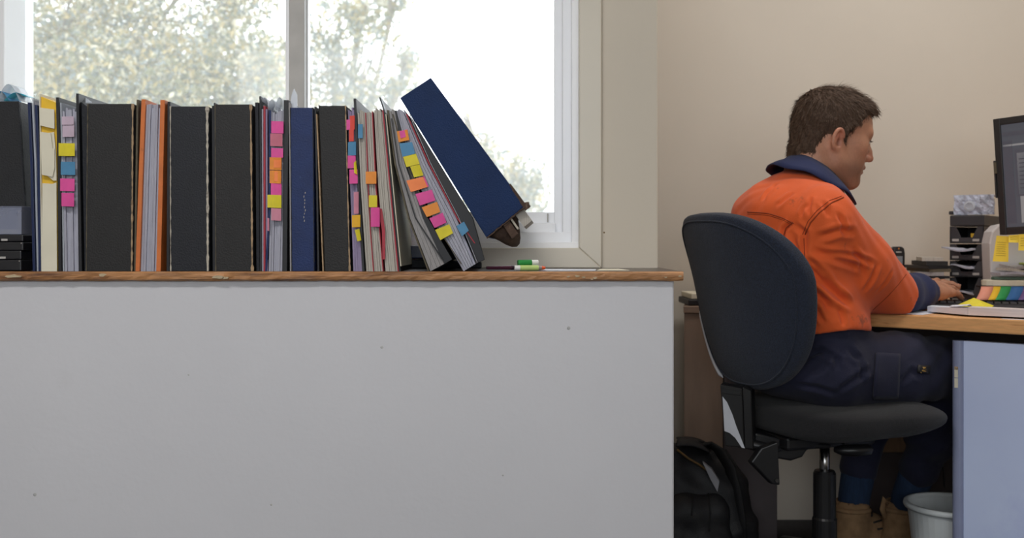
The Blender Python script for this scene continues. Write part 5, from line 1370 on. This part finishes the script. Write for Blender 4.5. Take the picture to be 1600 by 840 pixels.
SF.apply(hem_cut, (-9, -9, -9), (9, 9, 9), 0, 'i')
def sleeve_cut(E_, W_, S_, tl):
    ax_ = (E_-S_)/np.linalg.norm(E_-S_)*.86+(W_-E_)/np.linalg.norm(W_-E_)*.40+vn(0, 0, tl); ax_ /= np.linalg.norm(ax_)
    def fn(X, Y, Z):
        pl_ = (X-E_[0])*ax_[0]+(Y-E_[1])*ax_[1]+(Z-E_[2])*ax_[2]
        near = np.sqrt((X-E_[0])**2+(Y-E_[1])**2+(Z-E_[2])**2)-.105
        return -np.maximum(.006-pl_, near)*1.0
    return fn
SF.apply(lambda X, Y, Z: sleeve_cut(ER, WR_, SR, .0)(X, Y, Z), (-9, -9, -9), (9, 9, 9), 0, 'i'); SF.apply(sleeve_cut(EL, WL_, SL, 0), (-9, -9, -9), (9, 9, 9), 0, 'i')
SV_, SFa = SF.mesh(); SV_ = smooth_mesh(SV_, SFa, 2, .5)
co = Vector((0, 0, CAMZ))
def onto(bvh, px, py, lift=.001):
    d = (P(px, py, 2.4)-co).normalized(); h, nrm, _, _ = bvh.ray_cast(co, d)
    if h is None: return None
    return h-d*lift
def vnormals(V_, F_q):
    n_ = np.cross(V_[F_q[:, 2]]-V_[F_q[:, 0]], V_[F_q[:, 3]]-V_[F_q[:, 1]]); N_ = np.zeros_like(V_)
    for i in range(4): np.add.at(N_, F_q[:, i], n_)
    return N_/np.maximum(np.linalg.norm(N_, axis=1), 1e-12)[:, None]
def crease(V_, F_q, lines):
    """press folds into cloth: (pixel polyline, depth, width); a valley with a soft ridge on either side"""
    bvh = BVHTree.FromPolygons([tuple(v) for v in V_], F_q.tolist()); N_ = vnormals(V_, F_q); D_ = np.zeros(len(V_))
    for pix, amp, w_ in lines:
        pts = []
        for a, b in zip(pix, pix[1:]):
            for k in range(5):
                q = onto(bvh, *lerp2(a, b, k/5), 0)
                if q is not None: pts.append(np.array(q))
        if len(pts) < 3: continue
        best = np.full(len(V_), 9.0); tt = np.zeros(len(V_))
        for i, (a, b) in enumerate(zip(pts, pts[1:])):
            ab = b-a
            if np.linalg.norm(ab) > .04: continue
            t = np.clip(((V_-a)@ab)/max(ab@ab, 1e-9), 0, 1); dd_ = np.linalg.norm(V_-a-t[:, None]*ab, axis=1)
            m_ = dd_ < best; best[m_] = dd_[m_]; tt[m_] = (i+t[m_])/(len(pts)-1)
        fade = np.clip(np.minimum(tt, 1-tt)/.22, .0, 1)
        x = best/w_; D_ += amp*fade*(-np.exp(-x*x)+.75*np.exp(-((x-1.7)/.8)**2))
    return V_+N_*D_[:, None]
SV_ = crease(SV_, SFa, [
    ([(1237, 347), (1226, 358), (1222, 372), (1221, 390)], 0.0090, .006), ([(1240, 350), (1258, 364), (1257, 385), (1255, 412)], 0.0060, .007),
    ([(1256, 405), (1283, 437), (1313, 464), (1338, 482)], 0.0135, .009), ([(1260, 400), (1286, 424), (1304, 448)], 0.0075, .006),
    ([(1268, 390), (1310, 406), (1358, 422)], 0.0067, .008), ([(1275, 372), (1313, 360), (1345, 364)], 0.0060, .008), ([(1310, 332), (1317, 352), (1322, 372)], 0.0053, .006),
    ([(1285, 392), (1338, 400), (1378, 418)], 0.0060, .006), ([(1330, 385), (1345, 408), (1350, 440)], 0.0053, .006), ([(1372, 410), (1362, 436), (1345, 462)], 0.0053, .006), ([(1396, 420), (1384, 440), (1366, 462)], 0.0037, .005),
    ([(1270, 450), (1288, 470), (1300, 490)], 0.0075, .007), ([(1272, 478), (1282, 494), (1290, 508)], 0.0060, .006), ([(1310, 480), (1316, 496), (1318, 512)], 0.0053, .006),
    ([(1262, 318), (1254, 330), (1250, 342)], 0.0045, .005), ([(1268, 306), (1264, 322), (1262, 340)], 0.0053, .005), ([(1240, 300), (1225, 312), (1210, 325)], 0.0045, .006), ([(1215, 286), (1200, 300), (1188, 318)], 0.0045, .006), ([(1284, 312), (1292, 326), (1296, 344)], 0.0045, .006), ([(1240, 372), (1246, 394), (1250, 420)], 0.0060, .006)])
SV_ = smooth_mesh(SV_, SFa, 1, .3)
shirt = obj('shirt', SV_, SFa, M['orange'], person, smooth=True)
sbv = BVHTree.FromPolygons([tuple(v) for v in SV_], SFa.tolist())
def seam(name, pix, m, parent, bvh, r=.0011, dens=6):
    pts = []
    for a, b in zip(pix, pix[1:]):
        for k in range(dens):
            q = onto(bvh, *lerp2(a, b, k/dens))
            if q is not None: pts.append(q)
    q = onto(bvh, *pix[-1]);
    if q is not None: pts.append(q)
    # drop jumps between limbs
    run = [pts[0]] if pts else []
    for p in pts[1:]:
        if (p-run[-1]).length < .035: run.append(p)
        else: break
    if len(run) > 2: MB().tube(run, r, 6).obj(name, m, parent, smooth=True)
seam('armhole_seam', [(1318, 308), (1300, 316), (1280, 332), (1266, 348), (1258, 366)], M['stitch_o'], shirt, sbv, .0016)
seam('armhole_seam', [(1315, 306), (1296, 313), (1276, 329), (1262, 346), (1254, 366)], M['stitch_o'], shirt, sbv, .0008)
seam('yoke_seam', [(1168, 331), (1200, 333), (1222, 340), (1240, 349)], M['stitch_o'], shirt, sbv, .0014)
seam('yoke_seam', [(1168, 334), (1200, 336), (1222, 343), (1238, 351)], M['stitch_o'], shirt, sbv, .0007)
seam('pleat', [(1239, 347), (1228, 356), (1224, 370), (1222, 384)], M['stitch_o'], shirt, sbv, .0014)
seam('side_seam', [(1256, 372), (1257, 395), (1258, 420), (1262, 445)], M['stitch_o'], shirt, sbv, .001)
seam('sleeve_hem_stitch', [(1416, 428), (1404, 444), (1388, 462), (1364, 484)], M['stitch_o'], shirt, sbv, .0009)
# navy forearm sleeves
CF_ = Field(np.arange(.80, 1.18, .0045), np.arange(2.42, 3.04, .0045), np.arange(.68, .86, .0045))
for (E_, W_, S_) in ((ER, WR_, SR), (EL, WL_, SL)):
    u = (W_-E_)/np.linalg.norm(W_-E_)
    CF_.chain([E_-(E_-S_)*.12, E_+u*.045, W_-u*.085, W_-u*.022], [.057, .056, .048, .041], .02)
CF_.apply(lambda X, Y, Z: -.002*np.sin(X*52-Z*45+Y*24+3*np.sin(Y*21)), (-9, -9, -9), (9, 9, 9), 0, 'd')
def cuff_end(W_, E_):
    u = (W_-E_)/np.linalg.norm(W_-E_)
    return lambda X, Y, Z: np.where(np.abs(Y-W_[1]) < .11, np.maximum((X-W_[0])*u[0]+(Y-W_[1])*u[1]+(Z-W_[2])*u[2]+.020, -9), -9)
def both(X, Y, Z):
    a = cuff_end(WR_, ER)(X, Y, Z); b = cuff_end(WL_, EL)(X, Y, Z); return np.where(Y < 2.84, a, b)
CF_.apply(both, (-9, -9, -9), (9, 9, 9), 0, 'i')
CF_.apply(lambda X, Y, Z: (DZ+.003-Z)+0*X+0*Y, (-9, -9, -9), (9, 9, 9), 0, 'i')
for half in (0, 1):
    C2 = Field(*CF_.ax); C2.D = CF_.D.copy()
    C2.apply((lambda X, Y, Z: Y-2.80+0*X+0*Z) if half == 0 else (lambda X, Y, Z: 2.80-Y+0*X+0*Z), (-9, -9, -9), (9, 9, 9), 0, 'i')
    v_, f_2 = C2.mesh(); v_ = smooth_mesh(v_, f_2, 2, .5)
    if len(v_): cu = obj('forearm_sleeve', v_, f_2, M['navy'], person, smooth=True)
# collar: folded band round the neck
def ring(c, rf, rl, tilt, n=40, gap=.35):
    c = np.array(c); fw = TF*math.cos(tilt)-vn(0, 0, 1)*math.sin(tilt); out_ = []
    for i in range(n+1):
        a = gap+(2*PI-2*gap)*i/n; out_.append(Vector(c+fw*math.cos(a)*rf+TL*math.sin(a)*rl))
    return out_
cT = np.array(P(1277, 268, 2.56)); cM = np.array(P(1273, 267, 2.56)); cB = np.array(P(1266, 292, 2.555))
rows = [ring(np.array(P(1277, 285, 2.56)), .062, .060, .45), ring(cT+vn(0, 0, -.006), .061, .060, .58), ring(cM+vn(0, 0, .003), .068, .066, .58), ring(cM+(cB-cM)*.3, .082, .084, .52), ring(cM+(cB-cM)*.7, .104, .104, .48), ring(cB, .116, .116, .45)]
for k, r in enumerate(rows[3:]):
    for i, p in enumerate(r): p += Vector((0, 0, .0022*math.sin(i*.9+k)*(k+1)*.5))
MB().grid([list(r) for r in rows], th=.0035).obj('collar', M['navy'], shirt, smooth=True)

# ------------------------------------------------------------ trousers, with the shirt's navy tail above them
TFd = Field(np.arange(.55, 1.27, .006), np.arange(2.30, 3.04, .006), np.arange(.13, .74, .006))
for s in np.linspace(0, 1, 4): TFd.ell(HC+vn(-.008, 0, .0)+vn(0, 0, .13)*s, (.122, .175-.01*s, .07), LBf, .03)
TFd.ell(HC+vn(-.04, 0, -.005), (.13, .185, .075), LBf, .03)
for (h_, k_, a_) in ((HR, KR_, AR), (HL, KL_, AL)):
    TFd.chain([h_+vn(.01, 0, 0), h_+(k_-h_)*.5, k_], [.094, .088, .074], .03)
    TFd.chain([k_, k_+(a_-k_)*.45, a_+(k_-a_)*.29], [.072, .060, .050], .03)
def tfold(X, Y, Z):
    d = -.0018*np.sin((X*.7+Z*.75)*66+4*np.sin(X*13+Y*9))*np.exp(-((X-.86)/.16)**2)
    d = d-.0035*np.sin(X*80-Z*40+3*np.sin(Z*25))*np.exp(-((X-1.05)/.1)**2)
    return d-.003*np.sin(Z*70+X*30)*np.clip((.5-Z)/.2, 0, 1)
TFd.apply(tfold, (-9, -9, -9), (9, 9, 9), 0, 'd')
TFd.apply(lambda X, Y, Z: Z-(DZ-.036)+0*X+0*Y-np.where(X < .9, .1, 0), (-9, -9, -9), (9, 9, 9), 0, 'i')
# the seat carries the thighs: flatten underneath
TFd.apply(lambda X, Y, Z: np.where(Z < .46, -9, (.490-Z))+np.where(X > 1.03, -9, 0)+0*Y, (-9, -9, -9), (9, 9, 9), 0, 'i')
TV, TFa = TFd.mesh(); TV = smooth_mesh(TV, TFa, 2, .5)
TV = crease(TV, TFa, [([(1256, 552), (1286, 549), (1306, 560), (1315, 570)], .007, .008), ([(1292, 552), (1284, 574), (1260, 587)], .006, .008), ([(1314, 547), (1307, 566), (1312, 580)], .005, .007), ([(1344, 560), (1348, 584), (1346, 600)], .005, .007),
    ([(1306, 613), (1342, 588), (1366, 570)], .006, .008), ([(1250, 566), (1272, 552), (1290, 540)], .005, .007), ([(1240, 600), (1280, 606), (1320, 620)], .005, .008), ([(1325, 540), (1335, 556), (1352, 560)], .005, .007), ([(1405, 600), (1425, 580), (1450, 592)], .004, .008)])
tr = obj('trousers', TV, TFa, M['navy_trouser'], person, smooth=True)
tbv = BVHTree.FromPolygons([tuple(v) for v in TV], TFa.tolist())
def patch(name, pix, m, parent, bvh, nx=8, ny=8, lift=.003, th=.0025):
    rows = []
    for i in range(ny+1):
        row = []
        for j in range(nx+1):
            a = lerp2(lerp2(pix[0], pix[1], j/nx), lerp2(pix[3], pix[2], j/nx), i/ny); q = onto(bvh, *a, lift)
            if q is None: return None
            row.append(q)
        rows.append(row)
    return MB().grid(rows, th=th).obj(name, m, parent, smooth=True)
pk = patch('cargo_pocket', [(1368, 551), (1405, 553), (1402, 622), (1363, 622)], M['navy_trouser'], tr, tbv, 8, 10, .005, .005)
seam('pocket_stitch', [(1370, 553), (1368, 580), (1365, 620)], M['stitch_n'], tr, tbv, .0009)
bd = patch('badge', [(1434, 570), (1453, 571), (1452, 584), (1433, 582)], mat('badge_black', lin(22, 20, 22), .6), tr, tbv, 4, 4, .003, .002)
mgold = mat('badge_gold', lin(150, 116, 52), .5)
if bd is not None:
    for pix in ([(1438, 580.5), (1440, 581), (1440, 583), (1438, 582)], [(1441, 573), (1446, 573), (1448, 577), (1443, 578)], [(1440, 577.5), (1448, 579), (1446, 581), (1441, 580)]):
        patch('emblem', pix, mgold, bd, tbv, 2, 2, .0045, .001)

# ------------------------------------------------------------ socks and boots
M['sock'] = mat('blue_ribbed_sock', lin(30, 50, 78), .95, .2, 60, .5, 200, stretch=(3, 3, .4))
M['boot'] = mat('tan_suede', lin(142, 112, 80), .9, .2, 40, .3, 160)
M['boot_sole'] = mat('dark_rubber_sole', lin(48, 42, 38), .8); M['lace'] = mat('black_lace', lin(28, 26, 26), .8)
for (k_, a_, yawb) in ((KR_, AR, .30), (KL_, AL, .42)):
    dr = k_-a_
    MB().tube([a_+vn(0, 0, -.03), a_+dr*.10, a_+dr*.2, a_+dr*.34], [.040, .043, .045, .046], 18).obj('sock', M['sock'], person, smooth=True)
    BB = frame(yawb); base = np.array([a_[0], a_[1], 0.0])
    bf = Field(np.arange(base[0]-.13, base[0]+.28, .0045), np.arange(base[1]-.12, base[1]+.19, .0045), np.arange(.0, .22, .0045))
    q = lambda f, l, u: base+BB[0]*f+BB[1]*l+vn(0, 0, u)
    bf.chain([q(-.012, 0, .07), q(-.004, 0, .13), q(0, 0, .155)], [.048, .045, .048], .02)
    bf.chain([q(-.025, 0, .055), q(.07, 0, .058), q(.15, 0, .050), q(.17, 0, .048)], [.046, .046, .044, .040], .025)
    bf.ell(q(.05, 0, .095), (.07, .036, .04), BB, .03)
    bf.chain([q(.0, 0, .145), q(.0, 0, .19)], [.038, .040], .004, 's')
    bf.apply(lambda X, Y, Z: (.024-Z)+0*X+0*Y, (-9, -9, -9), (9, 9, 9), 0, 'i')
    bv_, bff = bf.mesh(); bv_ = smooth_mesh(bv_, bff, 1, .5)
    bo = obj('boot', bv_, bff, M['boot'], person, smooth=True)
    outl = []
    for i in range(28):
        t = 2*PI*i/28; f0 = .07+.145*math.cos(t); outl.append(q(f0, (.046-.006*max(0, -math.cos(t)))*math.copysign(abs(math.sin(t))**.7, math.sin(t)), .0))
    MB().add([p+vn(0, 0, .001) for p in outl]+[p+vn(0, 0, .026) for p in outl], [list(range(28))[::-1], list(range(28, 56))]+[[i, (i+1) % 28, 28+(i+1) % 28, 28+i] for i in range(28)]).obj('sole', M['boot_sole'], bo, bev=.002)
    bob = BVHTree.FromPolygons([tuple(v) for v in bv_], bff.tolist())
    def hit(o_, d_):
        h, n_, _, _ = bob.ray_cast(Vector(o_), Vector(d_)); return h
    for k in range(4):
        z = .10+.018*k; pts = []
        for s in np.linspace(-.7, .7, 9):
            dv = -(BB[0]*math.cos(s)+BB[1]*math.sin(s)); h = hit(q(.0, 0, z)-dv*.3, dv)
            if h is not None: pts.append(Vector(h)-Vector(dv)*.002)
        if len(pts) > 3: MB().tube(pts, .0028, 6).obj('lace', M['lace'], bo, smooth=True)
    MB().tube([q(-.055, 0, .13), q(-.066, 0, .158), q(-.060, 0, .186), q(-.048, 0, .170)], [.007, .008, .008, .006], 8, flat=.5).obj('pull_tab', M['boot'], bo, smooth=True)
    pts = []
    for s in np.linspace(1.0, 2*PI-1.0, 25):
        dv = -(BB[0]*math.cos(s)+BB[1]*math.sin(s)); h = hit(q(0, 0, .155)-dv*.3, dv)
        if h is not None: pts.append(Vector(h))
    if len(pts) > 3: MB().tube(pts, .007, 8).obj('ankle_padding', M['boot'], bo, smooth=True)
# ------------------------------------------------------------ backpack on the floor
M['pack'] = mat('black_nylon', lin(30, 30, 33), .6, .2, 40, .35, 300)
M['webbing'] = mat('black_webbing', lin(24, 24, 26), .75, .2, 90)
M['zip'] = mat('olive_zip', lin(110, 84, 44), .6)
pk0 = vn(.545, 2.84, 0)
pack = thing('backpack', 'black backpack slumped on the floor behind the ledge wall', 'backpack', tuple(pk0))
pf = Field(np.arange(.38, .72, .005), np.arange(2.66, 3.04, .005), np.arange(0, .37, .005))
pf.chain([vn(.46, 2.85, .09), vn(.60, 2.86, .09)], [.088, .088], .03); pf.chain([vn(.46, 2.86, .20), vn(.585, 2.87, .20)], [.082, .080], .04)
pf.chain([vn(.455, 2.88, .27), vn(.53, 2.89, .265)], [.062, .058], .05)
pf.apply(lambda X, Y, Z: (.003-Z)+0*X+0*Y, (-9, -9, -9), (9, 9, 9), 0, 'i')
pf.apply(lambda X, Y, Z: -.004*np.sin(X*60+3*np.sin(Z*30))*np.sin(Z*36+Y*30), (-9, -9, -9), (9, 9, 9), 0, 'd')
v_, f__ = pf.mesh(); obj('main_bag', smooth_mesh(v_, f__, 2), f__, M['pack'], pack, smooth=True)
pf = Field(np.arange(.38, .66, .005), np.arange(2.62, 2.90, .005), np.arange(0, .30, .005))
pf.chain([vn(.455, 2.775, .07), vn(.545, 2.775, .07)], [.058, .058], .03); pf.chain([vn(.455, 2.78, .16), vn(.54, 2.785, .16)], [.052, .050], .04)
pf.apply(lambda X, Y, Z: (.003-Z)+0*X+0*Y, (-9, -9, -9), (9, 9, 9), 0, 'i')
pf.apply(lambda X, Y, Z: -.003*np.sin(X*70+Z*30), (-9, -9, -9), (9, 9, 9), 0, 'd')
v_, f__ = pf.mesh(); pkt = obj('front_pocket', smooth_mesh(v_, f__, 2), f__, M['pack'], pack, smooth=True)
pb2 = BVHTree.FromPolygons([tuple(v) for v in v_], f__.tolist())
seam('zip', [(1070, 735), (1082, 760), (1083, 785), (1081, 805)], M['webbing'], pkt, pb2, .003)
seam('zip', [(1095, 742), (1106, 765), (1110, 800), (1108, 830)], M['webbing'], pkt, pb2, .0025)
# flap, straps, handle and the paper peeping out
rows = []
for i in range(10):
    s = i/9; c0 = np.array(P(1056+52*s, 698-8*math.sin(s*2.6)+14*s, 2.80)); rows.append([c0, c0+vn(.012, .045, .016-.02*s), c0+vn(.02, .12, .0)])
MB().grid(rows, th=.004).obj('top_flap', M['pack'], pack, smooth=True)
MB().tube([P(1058, 702, 2.795), P(1076, 716, 2.79), P(1092, 725, 2.79), P(1104, 734, 2.79)], .003, 6).obj('zip', M['zip'], pack, smooth=True)
def strap(pts, w_, name):
    rows = []
    for p, q in zip(pts, pts[1:]+[pts[-1]+(pts[-1]-pts[-2])]):
        sd = Vector((.35, -.75, .2)).normalized()*w_; rows.append([p-sd, p, p+sd])
    MB().grid(rows, th=.006).obj(name, M['webbing'], pack, smooth=True)
strap([P(1085, 697, 2.86), P(1105, 690, 2.84), P(1125, 702, 2.82), P(1142, 730, 2.80), P(1152, 770, 2.79), P(1158, 810, 2.79), P(1160, 850, 2.79)], .022, 'shoulder_strap')
strap([P(1100, 705, 2.92), P(1128, 702, 2.90), P(1150, 735, 2.87), P(1165, 790, 2.86), P(1168, 845, 2.86)], .022, 'shoulder_strap')
MB().tube([P(1072, 700, 2.86), P(1085, 689, 2.86), P(1098, 690, 2.86), P(1104, 700, 2.86)], .006, 8, flat=.6).obj('carry_handle', M['webbing'], pack, smooth=True)
q = [P(1098, 722, 2.775), P(1112, 733, 2.775), P(1124, 752, 2.775), P(1121, 768, 2.775), P(1110, 748, 2.775)]
MB().add(q+[p+Vector((.004, .02, 0)) for p in q], [[4, 3, 2, 1, 0], [5, 6, 7, 8, 9]]+[[i, (i+1) % 5, (i+1) % 5+5, i+5] for i in range(5)]).obj('lining', mat('grey_lining', lin(150, 150, 156), .7), pack)
